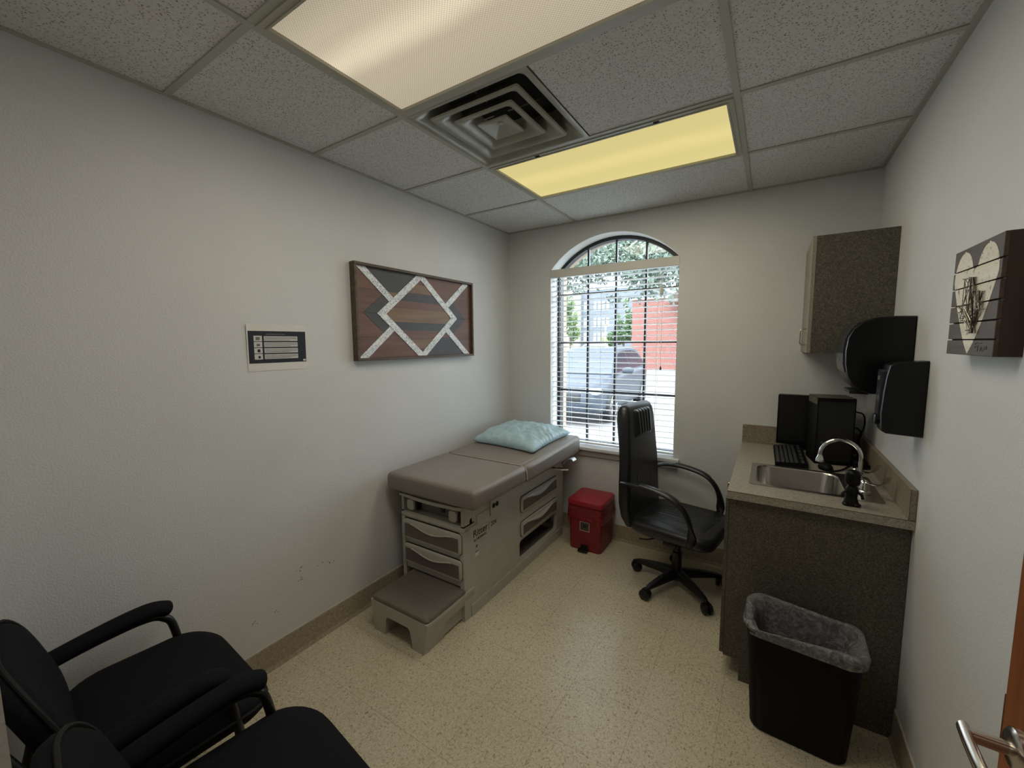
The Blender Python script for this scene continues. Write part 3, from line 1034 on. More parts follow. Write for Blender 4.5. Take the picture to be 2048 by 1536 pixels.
# upper end: curved bar over the stirrup bay
bm = BM(); box(bm, x0, x0 + 0.02, y0 + 0.004, y0 + 0.08, 0.566, 0.70); box(bm, x1 - 0.02, x1, y0 + 0.004, y0 + 0.08, 0.5665, 0.70)
box(bm, x0, x1, y0 + 0.004, y0 + 0.1, 0.566, 0.574)
ob('stirrup_bay', bm, TGRY, et)
bm = BM()
rs = []
for i in range(13):
    t = i / 12
    x = x0 - 0.004 + (x1 - x0 + 0.008) * t
    yy = y0 - 0.012 - 0.022 * math.sin(math.pi * t)
    rs.append([(x, yy, 0.672), (x, yy, 0.692), (x, y0 + 0.03, 0.696), (x, y0 + 0.03, 0.672)])
rings(bm, rs)
ob('curved_rail', bm, TGRY, et, True)
for cx_ in (x0 + 0.085, x1 - 0.075):
    bm = BM(); prism(bm, rr(cx_ - 0.028, cx_ + 0.028, 0.592, 0.655, 0.016), 'y', y0 - 0.004, y0 + 0.07)
    s_ = ob('stirrup_end', bm, TGRY, et, True)
    bm = BM(); box(bm, cx_ + 0.029, cx_ + 0.044, y0 + 0.008, y0 + 0.06, 0.59, 0.66)
    sub('stirrup_arm', bm, BLK, s_)
bm = BM(); box(bm, x0 + 0.13, x1 - 0.115, y0 + 0.045, y0 + 0.07, 0.585, 0.662)
ob('bay_plate', bm, TDRK, et)
bm = BM(); box(bm, 0.40, 0.43, y0 + 0.038, y0 + 0.046, 0.607, 0.637)
ob('switch', bm, BLK, et)
# long side panel with the open storage bay
bm = BM()
frame(bm, rect(y0 + 0.0605, y1 + 0.02, 0.07, 0.60), rr(-0.83, -0.245, 0.085, 0.228, 0.025), 'x', x1 - 0.03, x1)
box(bm, x1 - 0.03, x1, y0 + 0.0805, y1 + 0.0, 0.60, 0.70)
ob('side_panel', bm, TGRY, et)
bm = BM()
prism(bm, [(y0 + 0.0605, 0.0), (y1 + 0.01, 0.004), (y1 + 0.01, 0.0715), (y0 + 0.0605, 0.0715)], 'x', x1 - 0.03, x1 + 0.006)
ob('base_skirt', bm, TGRY, et)
bm = BM(); box(bm, x0 + 0.05, x1 - 0.03, -0.83, -0.245, 0.079, 0.083); box(bm, x0 + 0.05, x1 - 0.032, -0.835, -0.828, 0.083, 0.21); box(bm, x0 + 0.04, x0 + 0.05, -0.83, -0.245, 0.083, 0.21)
ob('storage_tray', bm, TDRK, et)
bm = BM(); box(bm, 0.50, 0.508, -0.53, -0.46, 0.0831, 0.0838)
ob('tray_slot', bm, BLK, et)
bm = BM(); prism(bm, rr(-0.18, -0.10, 0.0, 0.64, 0.01), 'x', 0.52, 0.575)
ob('rear_post', bm, TGRY, et)
def drawer_side(z0, z1, ya=-0.815, yb=-0.258):
    bm = BM(); prism(bm, rr(ya - 0.006, yb + 0.004, z0 - 0.004, z1 + 0.006, 0.022), 'x', x1 - 0.006, x1 + 0.0008)
    g = ob('drawer', bm, BLK, et)  # black plate behind the front paints the shadow gap around it
    bm = BM(); prism(bm, rr(ya, yb, z0, z1, 0.02), 'x', x1 - 0.004, x1 + 0.014)
    bmesh.ops.bevel(bm, geom=[e for e in bm.edges if all(abs(v.co.x - (x1 + 0.014)) < 1e-5 for v in e.verts)], offset=0.004, segments=2, profile=0.5, affect='EDGES')
    sub('drawer_front', bm, TGRY, g, True)
    n = 18
    top = []
    for i in range(n + 1):
        t = i / n
        dip = 0.030 * math.sin(math.pi * min(1, max(0, (t - 0.14) / 0.74))) ** 1.5
        top.append((yb - 0.016 - (yb - ya - 0.032) * t, z1 - 0.024 - dip))
    poly = [(ya + 0.016, z0 + 0.014), (yb - 0.016, z0 + 0.014)] + top
    bm = BM(); prism(bm, poly, 'x', x1 + 0.0135, x1 + 0.0148)
    sub('inset_panel', bm, TDRK, g)
    bm = BM(); rs = []
    for p, k in zip(top[2:-2], range(99)):
        q = math.sin(math.pi * (k + 0.5) / (len(top) - 4))
        rs.append([(x1 + 0.014, p[0], p[1] + 0.004 + 0.028 * q), (x1 + 0.016 + 0.012 * q, p[0], p[1] + 0.008 * q + 0.004), (x1 + 0.015 + 0.008 * q, p[0], p[1] - 0.001), (x1 + 0.014, p[0], p[1])])
    rings(bm, rs)
    sub('pull_lip', bm, TGRY, g, True)
drawer_side(0.432, 0.542)
drawer_side(0.255, 0.360)
# outlet block, ledge and markings on the long side
bm = BM(); prism(bm, [(-1.185, 0.552), (-0.915, 0.552), (-0.885, 0.60), (-0.885, 0.66), (-1.185, 0.66)], 'x', x1 - 0.002, x1 + 0.012)
pan = ob('outlet_panel', bm, TGRY, et)
for yy in (-1.155, -1.118):
    bm = BM(); lathe(bm, [(0.0155, 0), (0.0155, 0.002), (0.002, 0.0022)], 16, T4((x1 + 0.012, yy, 0.607), ry=math.pi / 2))
    sub('outlet_socket', bm, BLK, pan)
bm = BM(); prism(bm, rr(-1.315, -1.19, 0.545, 0.60, 0.01), 'x', x1 - 0.002, x1 + 0.005)
ob('side_block', bm, TGRY, et)
bm = BM(); box(bm, x1 - 0.001, x1 + 0.004, -1.42, -0.915, 0.543, 0.548)
ob('panel_ledge', bm, TGRY, et)
LET = M('print_dark', lin(40, 42, 42), rough=0.6)
def side_text(body, size, y, z, name='lettering'):
    me = text_mesh(body, size, 0.0003)
    me.transform(Matrix(((0, 0, 1, x1 + 0.0006), (1, 0, 0, y), (0, 1, 0, z), (0, 0, 0, 1))))
    for v in me.vertices:
        pass
    me.materials.clear(); me.materials.append(LET)
    ob(name, me, LET, et)
side_text('Ritter', 0.062, -1.352, 0.474)
side_text('204', 0.042, -1.172, 0.476)
side_text('by MIDMARK', 0.0225, -1.345, 0.447)
bm = BM(); tube(bm, [(x1 + 0.0004, -1.192, 0.47), (x1 + 0.0004, -1.192, 0.515)], 0.0008, 4)
ob('divider_mark', bm, LET, et)
bm = BM(); box(bm, x1 + 0.0001, x1 + 0.0008, -1.335, -1.302, 0.352, 0.376)
lb = ob('sticker', bm, PAPER, et)
bm = BM(); box(bm, x1 + 0.0006, x1 + 0.001, -1.335, -1.302, 0.376, 0.381)
sub('sticker_line', bm, LET, lb)
bm = BM(); lathe(bm, [(0.009, 0), (0.009, 0.0006), (0.001, 0.0007)], 10, T4((x1, -1.318, 0.412), ry=math.pi / 2))
ob('round_mark', bm, TDRK, et)
# cushion: foot section and head section
def cushion(ys_, name):
    bm = BM(); rs = []
    for (y, za, zb, ins) in ys_:
        rs.append([(p[0], y, p[1]) for p in rr(0.048 + ins, 0.742 - ins, za, zb, 0.030, 5)])
    rings(bm, rs)
    return ob(name, bm, UPH, et, True, ang=60)
def prof_sec(ya, yb, za, zb0, zb1, n=10, r=0.024):
    out = []
    for k in range(5):
        t = math.radians(90 * (1 - k / 4)); ins = r * (1 - math.cos(t)); 
        out.append((ya + r * (1 - math.sin(t)) if False else ya + r * (1 - math.sin(math.radians(90 * k / 4))) * 0 + r * (1 - math.cos(math.radians(90 * k / 4))) , za + r * 0.6 * (1 - math.sin(math.radians(90 * k / 4))), zb0 - r * (1 - math.sin(math.radians(90 * k / 4))), r * 0.9 * (1 - math.sin(math.radians(90 * k / 4)))))
    for k in range(1, n):
        t = k / n
        s_ = t * t * (3 - 2 * t)
        out.append((ya + r + (yb - ya - 2 * r) * t, za, zb0 + (zb1 - zb0) * s_, 0))
    for k in range(4, -1, -1):
        q = math.sin(math.radians(90 * k / 4)); c = math.cos(math.radians(90 * k / 4))
        out.append((yb - r * (1 - c), za + r * 0.6 * (1 - q), zb1 - r * (1 - q), r * 0.9 * (1 - q)))
    return out
cushion(prof_sec(-1.505, -0.955, 0.716, 0.826, 0.824), 'foot_cushion')
hc = cushion(prof_sec(-0.952, -0.082, 0.708, 0.824, 0.852), 'head_cushion')
bm = BM(); box(bm, 0.10, 0.60, -1.45, -0.12, 0.69, 0.722)
ob('cushion_deck', bm, BLK, et)
bm = BM(); box(bm, 0.13, 0.58, -1.475, -1.44, 0.698, 0.722)
ob('paper_slot', bm, TSHD, et)
bm = BM(); tube(bm, [(0.10, -0.9535, 0.822), (0.69, -0.9535, 0.822), (0.728, -0.9535, 0.808), (0.741, -0.9535, 0.78), (0.742, -0.9535, 0.735)], 0.004, 6)
ob('seam_piping', bm, PIPE, et, True)
bm = BM(); tube(bm, [(0.69, -0.952, 0.825), (0.69, -0.80, 0.826), (0.69, -0.66, 0.830)], 0.0016, 6)
ob('seam_line', bm, PIPE, et, True)
# headrest release handle
bm = BM(); rs = []
for p in smooth_path([(0.68, -0.42, 0.655), (0.735, -0.415, 0.690), (0.765, -0.405, 0.728), (0.800, -0.385, 0.742), (0.815, -0.37, 0.722)], 4):
    rs.append([(p[0], p[1] - 0.03, p[2]), (p[0] + 0.004, p[1] - 0.03, p[2] + 0.005), (p[0] + 0.004, p[1] + 0.03, p[2] + 0.005), (p[0], p[1] + 0.03, p[2])])
rings(bm, rs)
ob('release_handle', bm, GREYM, et, True)
bm = BM(); tube(bm, smooth_path([(0.60, -0.40, 0.650), (0.66, -0.385, 0.645), (0.72, -0.36, 0.640), (0.755, -0.345, 0.642)], 4), 0.016, 10, ry=0.010)
ob('side_knob', bm, CHR, et, True)
# pull-out step
bm = BM()
sx0, sx1, sy0, sy1 = 0.178, 0.612, -1.752, -1.452
fp = [(sx0 + 0.022, 0.0), (sx0 + 0.112, 0.0), (sx0 + 0.118, 0.095), (sx0 + 0.132, 0.110), (sx1 - 0.142, 0.110), (sx1 - 0.128, 0.095), (sx1 - 0.108, 0.0), (sx1 - 0.028, 0.0), (sx1, 0.160), (sx1, 0.176), (sx0, 0.176), (sx0, 0.160)]
prism(bm, fp, 'y', sy0, sy0 + 0.035)
prism(bm, [(sx1 - 0.03, 0.10), (sx1 - 0.012, 0.10), (sx1, 0.160), (sx1, 0.176), (sx1 - 0.03, 0.176)], 'y', sy0 + 0.035, sy1 + 0.1)
prism(bm, [(sx0, 0.176), (sx0, 0.160), (sx0 + 0.012, 0.10), (sx0 + 0.03, 0.10), (sx0 + 0.03, 0.176)], 'y', sy0 + 0.035, sy1 + 0.1)
prism(bm, [(sx1 - 0.108, 0.0), (sx1 - 0.028, 0.0), (sx1 - 0.012, 0.10), (sx1 - 0.11, 0.10)], 'y', sy0 + 0.035, sy0 + 0.15)
prism(bm, [(sx0 + 0.022, 0.0), (sx0 + 0.112, 0.0), (sx0 + 0.116, 0.10), (sx0 + 0.01, 0.10)], 'y', sy0 + 0.035, sy0 + 0.15)
box(bm, sx1 - 0.05, sx1 - 0.032, sy0 + 0.15, sy1 + 0.12, 0.012, 0.10)
box(bm, sx0 + 0.03, sx1 - 0.03, sy0 + 0.035, sy1 + 0.1, 0.15, 0.17)
st = ob('pull_out_step', bm, TGRY, et)
bm = BM(); rs = []
for (z, e) in ((0.174, 0.004), (0.180, -0.001), (0.190, 0.0), (0.197, 0.006), (0.199, 0.016)):
    rs.append([(p[0], p[1], z) for p in rr(sx0 + 0.002 + e, sx1 - 0.002 - e, sy0 + 0.002 + e, sy1 + 0.03, 0.022, 4)])
rings(bm, rs)
sub('step_tread', bm, M('step_rubber', lin(104, 96, 86), rough=0.7, var=0.08, scale=30, bump=0.4, bscale=300), st, True)

# ================================================================ pillow
def _pillow():
    bm = BM()
    c00, c10, c11, c01 = Vector((0.068, -0.655, 0)), Vector((0.655, -0.715, 0)), Vector((0.668, -0.118, 0)), Vector((0.052, -0.100, 0))
    N = 44
    top, bot = [], []
    for i in range(N + 1):
        rt, rb = [], []
        for j in range(N + 1):
            u, v = -1 + 2 * i / N, -1 + 2 * j / N
            pu, pv = u * (1 - 0.07 * (1 - v * v)), v * (1 - 0.07 * (1 - u * u))
            a, b = (pu + 1) / 2, (pv + 1) / 2
            p = c00 * (1 - a) * (1 - b) + c10 * a * (1 - b) + c11 * a * b + c01 * (1 - a) * b
            e = max(0.0, (1 - u * u) * (1 - v * v))
            h = 0.098 * e ** 0.33
            edge = 1 - e
            q = Vector((u * 2.2, v * 2.2, 3.1))
            w = mnoise.fractal(q * 1.9, 0.9, 2.0, 4) * 0.016
            s_ = 0.011 * math.sin(v * 30 + 6 * mnoise.noise(q * 1.5)) * max(0, u - 0.35) * (1 - abs(v)) * 2
            s_ += 0.004 * math.sin(u * 26 + 5 * mnoise.noise(q * 1.3)) * max(0, -v - 0.3) * (1 - abs(u)) * 2
            k = 1.0 if 0 < i < N and 0 < j < N else 0.0
            base = 0.8265 + 0.028 * max(0, min(1, (p.y + 0.87) / 0.75)) ** 1.3 + 0.004
            cz = base + 0.020 * (1 - edge * 0.3)
            zt = cz + h + k * (w + s_) * min(1, e * 8)
            zb = max(base, cz - h * 0.5)
            rt.append(bm.verts.new((p.x, p.y, zt)))
            rb.append(rt[-1] if k == 0.0 else bm.verts.new((p.x, p.y, zb)))
        top.append(rt); bot.append(rb)
    for i in range(N):
        for j in range(N):
            bm.faces.new((top[i][j], top[i + 1][j], top[i + 1][j + 1], top[i][j + 1]))
            f = [bot[i][j], bot[i][j + 1], bot[i + 1][j + 1], bot[i + 1][j]]
            try:
                bm.faces.new(f)
            except ValueError:
                pass
    return bm
PIL = M('pillow_blue_cover', lin(172, 200, 210), rough=0.45, var=0.05, scale=14)
_nt = PIL.node_tree
_w = nd(_nt, 'ShaderNodeTexNoise', Scale=9.0, Detail=6.0, Distortion=2.5)
_w.noise_type = 'RIDGED_MULTIFRACTAL'
_nt.links.new(coords(_nt), _w.inputs['Vector'])
_b = nd(_nt, 'ShaderNodeBump', Strength=0.55, Distance=0.012)
_nt.links.new(_w.outputs['Fac'], _b.inputs['Height'])
_nt.links.new(_b.outputs['Normal'], _nt.nodes['Principled BSDF'].inputs['Normal'])
o = ob('pillow', _pillow(), PIL, smooth=True, ang=180)
tag(o, 'pillow in a crinkled pale blue disposable cover on the exam table', 'pillow')

# ================================================================ red step-on waste can
RED = M('red_plastic', lin(150, 32, 46), rough=0.38, var=0.08, scale=12)
REDD = M('red_plastic_body', lin(128, 24, 38), rough=0.42, var=0.08, scale=12)
def _film(name, col, amt, rough=0.15, tint=(0.9, 0.9, 0.9, 1)):
    m, nt, b = new_mat(name)
    out = nt.nodes['Material Output']
    b.inputs['Base Color'].default_value = col
    b.inputs['Roughness'].default_value = rough
    tr = nd(nt, 'ShaderNodeBsdfTransparent'); tr.inputs['Color'].default_value = tint
    n = nd(nt, 'ShaderNodeTexNoise', Scale=34.0, Detail=5.0, Distortion=2.0)
    nt.links.new(coords(nt), n.inputs['Vector'])
    r = ramp(nt, n.outputs['Fac'], [(0.35, (amt * 0.6,) * 3 + (1,)), (0.65, (min(1, amt * 1.5),) * 3 + (1,))])
    bp = nd(nt, 'ShaderNodeBump', Strength=0.7, Distance=0.006)
    nt.links.new(n.outputs['Fac'], bp.inputs['Height'])
    nt.links.new(bp.outputs['Normal'], b.inputs['Normal'])
    mx = nd(nt, 'ShaderNodeMixShader')
    nt.links.new(r.outputs['Color'], mx.inputs[0])
    nt.links.new(tr.outputs[0], mx.inputs[1]); nt.links.new(b.outputs[0], mx.inputs[2])
    nt.links.new(mx.outputs[0], out.inputs['Surface'])
    return m
FILMR = _film('red_liner_film', lin(150, 50, 62), 0.55, 0.2, (0.85, 0.45, 0.45, 1))
FILMC = _film('clear_liner_film', lin(170, 170, 170), 0.34, 0.15, (0.82, 0.84, 0.84, 1))
rcx, rcy = 0.878, -0.172
rc = thing('waste_can', 'red step-on medical waste can with lid under the window', 'waste can', (rcx, rcy, 0))
def rect_rings(cx, cy, levels, r=0.03):
    return [[(p[0], p[1], z) for p in rr(cx - a, cx + a, cy - b, cy + b, r, 4)] for (z, a, b) in levels]
bm = BM(); rings(bm, rect_rings(rcx, rcy, [(0.0, 0.126, 0.136), (0.012, 0.13, 0.14), (0.36, 0.137, 0.147)], 0.03))
ob('can_body', bm, REDD, rc, True)
bm = BM(); rings(bm, rect_rings(rcx, rcy, [(0.355, 0.142, 0.152), (0.362, 0.146, 0.156), (0.385, 0.146, 0.156), (0.396, 0.141, 0.151), (0.401, 0.128, 0.138)], 0.035))
ob('lid', bm, RED, rc, True)
bm = BM()
lv = []
random.seed(2)
for k in range(7):
    z = 0.352 - 0.10 * k / 6
    ring = []
    P = rr(rcx - 0.14, rcx + 0.14, rcy - 0.15, rcy + 0.15, 0.03, 6)
    for i, p in enumerate(P):
        side = 1.6 if p[0] > rcx + 0.12 else 1.0
        d = (0.003 + 0.007 * (0.5 + 0.5 * math.sin(i * 1.9 + k * 1.1)) * side * (0.4 + k / 6))
        v = Vector((p[0] - rcx, p[1] - rcy, 0)).normalized()
        zz = z if k < 6 else z - 0.03 * math.sin(i * 0.7) ** 2
        ring.append((p[0] + v.x * d, p[1] + v.y * d, zz))
    lv.append(ring)
rings(bm, lv, False, False)
ob('liner', bm, FILMR, rc, True, ang=80)
bm = BM(); box(bm, rcx - 0.035, rcx + 0.04, rcy - 0.148, rcy - 0.138, 0.165, 0.235)
lab = ob('label_plate', bm, M('label_dark', lin(66, 56, 54), rough=0.5), rc)
bm = BM(); frame(bm, rect(rcx - 0.037, rcx + 0.042, 0.163, 0.237), rect(rcx - 0.032, rcx + 0.037, 0.168, 0.232), 'y', rcy - 0.1488, rcy - 0.1478)
sub('label_border', bm, M('label_border', lin(190, 170, 165), rough=0.5), lab)
bm = BM()
for a in (90, 210, 330):
    t = math.radians(a)
    lathe(bm, [(0.008, 0), (0.008, 0.0005), (0.0045, 0.0006)], 10, T4((rcx + 0.0025 + 0.009 * math.cos(t), rcy - 0.148, 0.203 + 0.009 * math.sin(t)), rx=math.pi / 2))
sub('hazard_symbol', bm, BLK, lab)
bm = BM(); box(bm, rcx - 0.04, rcx + 0.035, rcy - 0.185, rcy - 0.135, 0.008, 0.02, bev=0.004)
box(bm, rcx - 0.03, rcx + 0.026, rcy - 0.142, rcy - 0.12, 0.01, 0.05)
ob('pedal', bm, BLK, rc, True)

# ================================================================ office chair (built facing +x, origin on the floor)
LEA = M('black_leather', lin(23, 25, 29), rough=0.34, var=0.1, scale=20, bump=0.25, bscale=160, spec=0.6)
ARMP = M('chair_plastic', lin(14, 15, 17), rough=0.4, var=0.08, spec=0.5)
oc = thing('office_chair', 'black leather office chair on casters at the sink counter', 'chair', (1.57, -0.415, 0), math.radians(-10))
L = dict(local=True)
bm = BM()
lathe(bm, [(0.030, 0.10), (0.030, 0.235), (0.024, 0.24), (0.024, 0.385)], 18)
lathe(bm, [(0.038, 0.05), (0.042, 0.055), (0.042, 0.105), (0.032, 0.125)], 18)
ob('gas_column', bm, ARMP, oc, True, **L)
bm = BM(); box(bm, -0.13, 0.12, -0.10, 0.10, 0.362, 0.392, bev=0.01)
box(bm, -0.02, 0.06, -0.20, -0.15, 0.352, 0.375, bev=0.005)
ob('tilt_mechanism', bm, ARMP, oc, True, **L)
bm = BM(); tube(bm, smooth_path([(-0.03, -0.08, 0.372), (-0.08, -0.12, 0.355), (-0.13, -0.15, 0.332), (-0.19, -0.16, 0.322)], 5), 0.005, 8, radii=None)
lv_ = ob('height_lever', bm, ARMP, oc, True, **L)
for k in range(5):
    a = math.radians(182 + 72 * k)
    d = Vector((math.cos(a), math.sin(a), 0)); n_ = Vector((-d.y, d.x, 0))
    bm = BM(); rs = []
    for i in range(9):
        t = i / 8
        r_ = 0.03 + 0.268 * t
        zt = 0.122 - 0.038 * t ** 1.6; zb = 0.070 + 0.0 * t
        wv = 0.030 - 0.012 * t
        if i == 8:
            zt -= 0.008; wv *= 0.7
        c = d * r_
        rs.append([c + n_ * wv * 0.6 + Vector((0, 0, zt)), c + n_ * wv + Vector((0, 0, zt - 0.012)), c + n_ * wv * 0.9 + Vector((0, 0, zb)), c - n_ * wv * 0.9 + Vector((0, 0, zb)), c - n_ * wv + Vector((0, 0, zt - 0.012)), c - n_ * wv * 0.6 + Vector((0, 0, zt))])
    rings(bm, rs)
    lg = ob('base_leg', bm, ARMP, oc, True, local=True, ang=50)
    cc = d * 0.285
    sw = a + 1.1 * k + 0.7
    bm = BM(); tube(bm, [cc + Vector((0, 0, 0.05)), cc + Vector((0, 0, 0.082))], 0.008, 8)
    for s_ in (-1, 1):
        wn = Vector((-math.sin(sw), math.cos(sw), 0))
        w0 = cc + wn * (0.006 * s_) + Vector((-0.012 * math.cos(sw), -0.012 * math.sin(sw), 0.033))
        lathe(bm, [(0.022, 0), (0.033, 0.003), (0.033, 0.016), (0.024, 0.023), (0.004, 0.024)], 18, T4(w0, rz=sw, rx=-s_ * math.pi / 2))
    rs = []
    cst = ob('caster', bm, ARMP, oc, True, local=True, ang=40)
# seat
bm = BM(); rs = []
for (z, e) in ((0.392, 0.05), (0.400, 0.02), (0.425, 0.0), (0.452, 0.0), (0.468, 0.010), (0.475, 0.03)):
    ring = []
    for p in rr(-0.25 + e, 0.275 - e * 0.7, -0.265 + e, 0.265 - e, 0.10, 6):
        f = max(0, (p[0] - 0.15) / 0.13)
        ring.append((p[0], p[1], z - 0.016 * f * f + (0.006 if abs(p[1]) > 0.2 and z > 0.44 else 0)))
    rs.append(ring)
rings(bm, rs)
seat = ob('seat', bm, LEA, oc, True, local=True, ang=60)
bm = BM()
NX, NY = 26, 60
gr = []
for i in range(NX + 1):
    r_ = []
    for j in range(NY + 1):
        u, v = i / NX, j / NY
        x = -0.19 + 0.42 * u; y = -0.175 + 0.35 * v
        e = min(1, 6 * min(u, 1 - u, v, 1 - v))
        z = 0.468 + 0.020 * math.sqrt(e) + 0.0035 * abs(math.sin(v * math.pi * 9)) * e - 0.014 * max(0, (x - 0.13) / 0.1) ** 2
        r_.append(bm.verts.new((x, y, z)))
    gr.append(r_)
for i in range(NX):
    for j in range(NY):
        bm.faces.new((gr[i][j], gr[i + 1][j], gr[i + 1][j + 1], gr[i][j + 1]))
o = ob('seat_cushion', bm, LEA, oc, True, local=True, ang=180)
# backrest: stacked sections from the seat to the head
SEC = [(0.415, -0.235, 0.235, 0.050, 0.0), (0.47, -0.255, 0.250, 0.075, 0.004), (0.56, -0.268, 0.252, 0.088, 0.010), (0.68, -0.272, 0.246, 0.090, 0.012), (0.80, -0.276, 0.236, 0.088, 0.010), (0.92, -0.286, 0.226, 0.086, 0.006), (1.02, -0.298, 0.222, 0.090, 0.004), (1.10, -0.308, 0.216, 0.092, 0.0), (1.155, -0.314, 0.205, 0.086, 0), (1.185, -0.317, 0.188, 0.066, 0), (1.197, -0.318, 0.165, 0.036, 0)]
bm = BM(); rs = []
for (z, xc, hw, th, dish) in SEC:
    ring = []
    for p in rr(-th / 2, th / 2, -hw, hw, min(0.04, th / 2 - 0.001), 5):
        k = 1 - (p[1] / hw) ** 2
        ring.append((xc + p[0] - (dish * 2.2 * k if p[0] > 0 else 0), p[1], z))
    rs.append(ring)
rings(bm, rs)
back = ob('backrest', bm, LEA, oc, True, local=True, ang=60)
# pleated head pad and lumbar panel on the front of the back
def backx(z):
    for a, b in zip(SEC[:-1], SEC[1:]):
        if a[0] <= z <= b[0]:
            t = (z - a[0]) / (b[0] - a[0])
            return a[1] + (b[1] - a[1]) * t + (a[3] + (b[3] - a[3]) * t) / 2
    return SEC[-1][1]
def pad(z0, z1, hw0, hw1, puff, pleats, name):
    bm = BM(); gr = []
    A, B = 24, 48
    for i in range(A + 1):
        u = i / A; z = z0 + (z1 - z0) * u; hw = hw0 + (hw1 - hw0) * u
        row_ = []
        for j in range(B + 1):
            v = j / B
            e = min(1, 7 * min(u, 1 - u, v, 1 - v))
            yy_ = hw * (2 * v - 1)
            x = backx(min(z, 1.15)) - (0.016 if pleats[0] else 0.014) * (1 - e) + puff * math.sqrt(e) + pleats[1] * abs(math.sin(v * math.pi * pleats[0])) * e - 0.020 * (1 - (yy_ / 0.24) ** 2) * (1 if pleats[0] == 0 else 0)
            if z > 1.15:
                x -= (z - 1.15) * 1.0
            row_.append(bm.verts.new((x, hw * (2 * v - 1), z)))
        gr.append(row_)
    for i in range(A):
        for j in range(B):
            bm.faces.new((gr[i][j], gr[i + 1][j], gr[i + 1][j + 1], gr[i][j + 1]))
    return ob(name, bm, LEA, oc, True, local=True, ang=180)
pad(0.975, 1.188, 0.135, 0.150, 0.012, (7, 0.007), 'head_pad')
pad(0.53, 0.98, 0.165, 0.130, 0.010, (0, 0.0), 'lumbar_panel')
for s_ in (-1, 1):
    pth = smooth_path([(-0.268, s_ * 0.255, 0.705), (-0.20, s_ * 0.285, 0.722), (-0.08, s_ * 0.292, 0.724), (0.05, s_ * 0.292, 0.700), (0.125, s_ * 0.290, 0.650), (0.165, s_ * 0.286, 0.575), (0.178, s_ * 0.275, 0.490), (0.165, s_ * 0.255, 0.425), (0.13, s_ * 0.20, 0.398)], 5)
    bm = BM(); tube(bm, pth, 0.0265, 12, ry=0.013)
    am = ob('armrest', bm, ARMP, oc, True, local=True, ang=60)
    bm = BM(); tube(bm, [p + Vector((0, 0, 0.009)) for p in pth[8:19]], 0.024, 10, ry=0.010)
    o = ob('arm_pad', bm, LEA, smooth=True, ang=60); o.parent = am

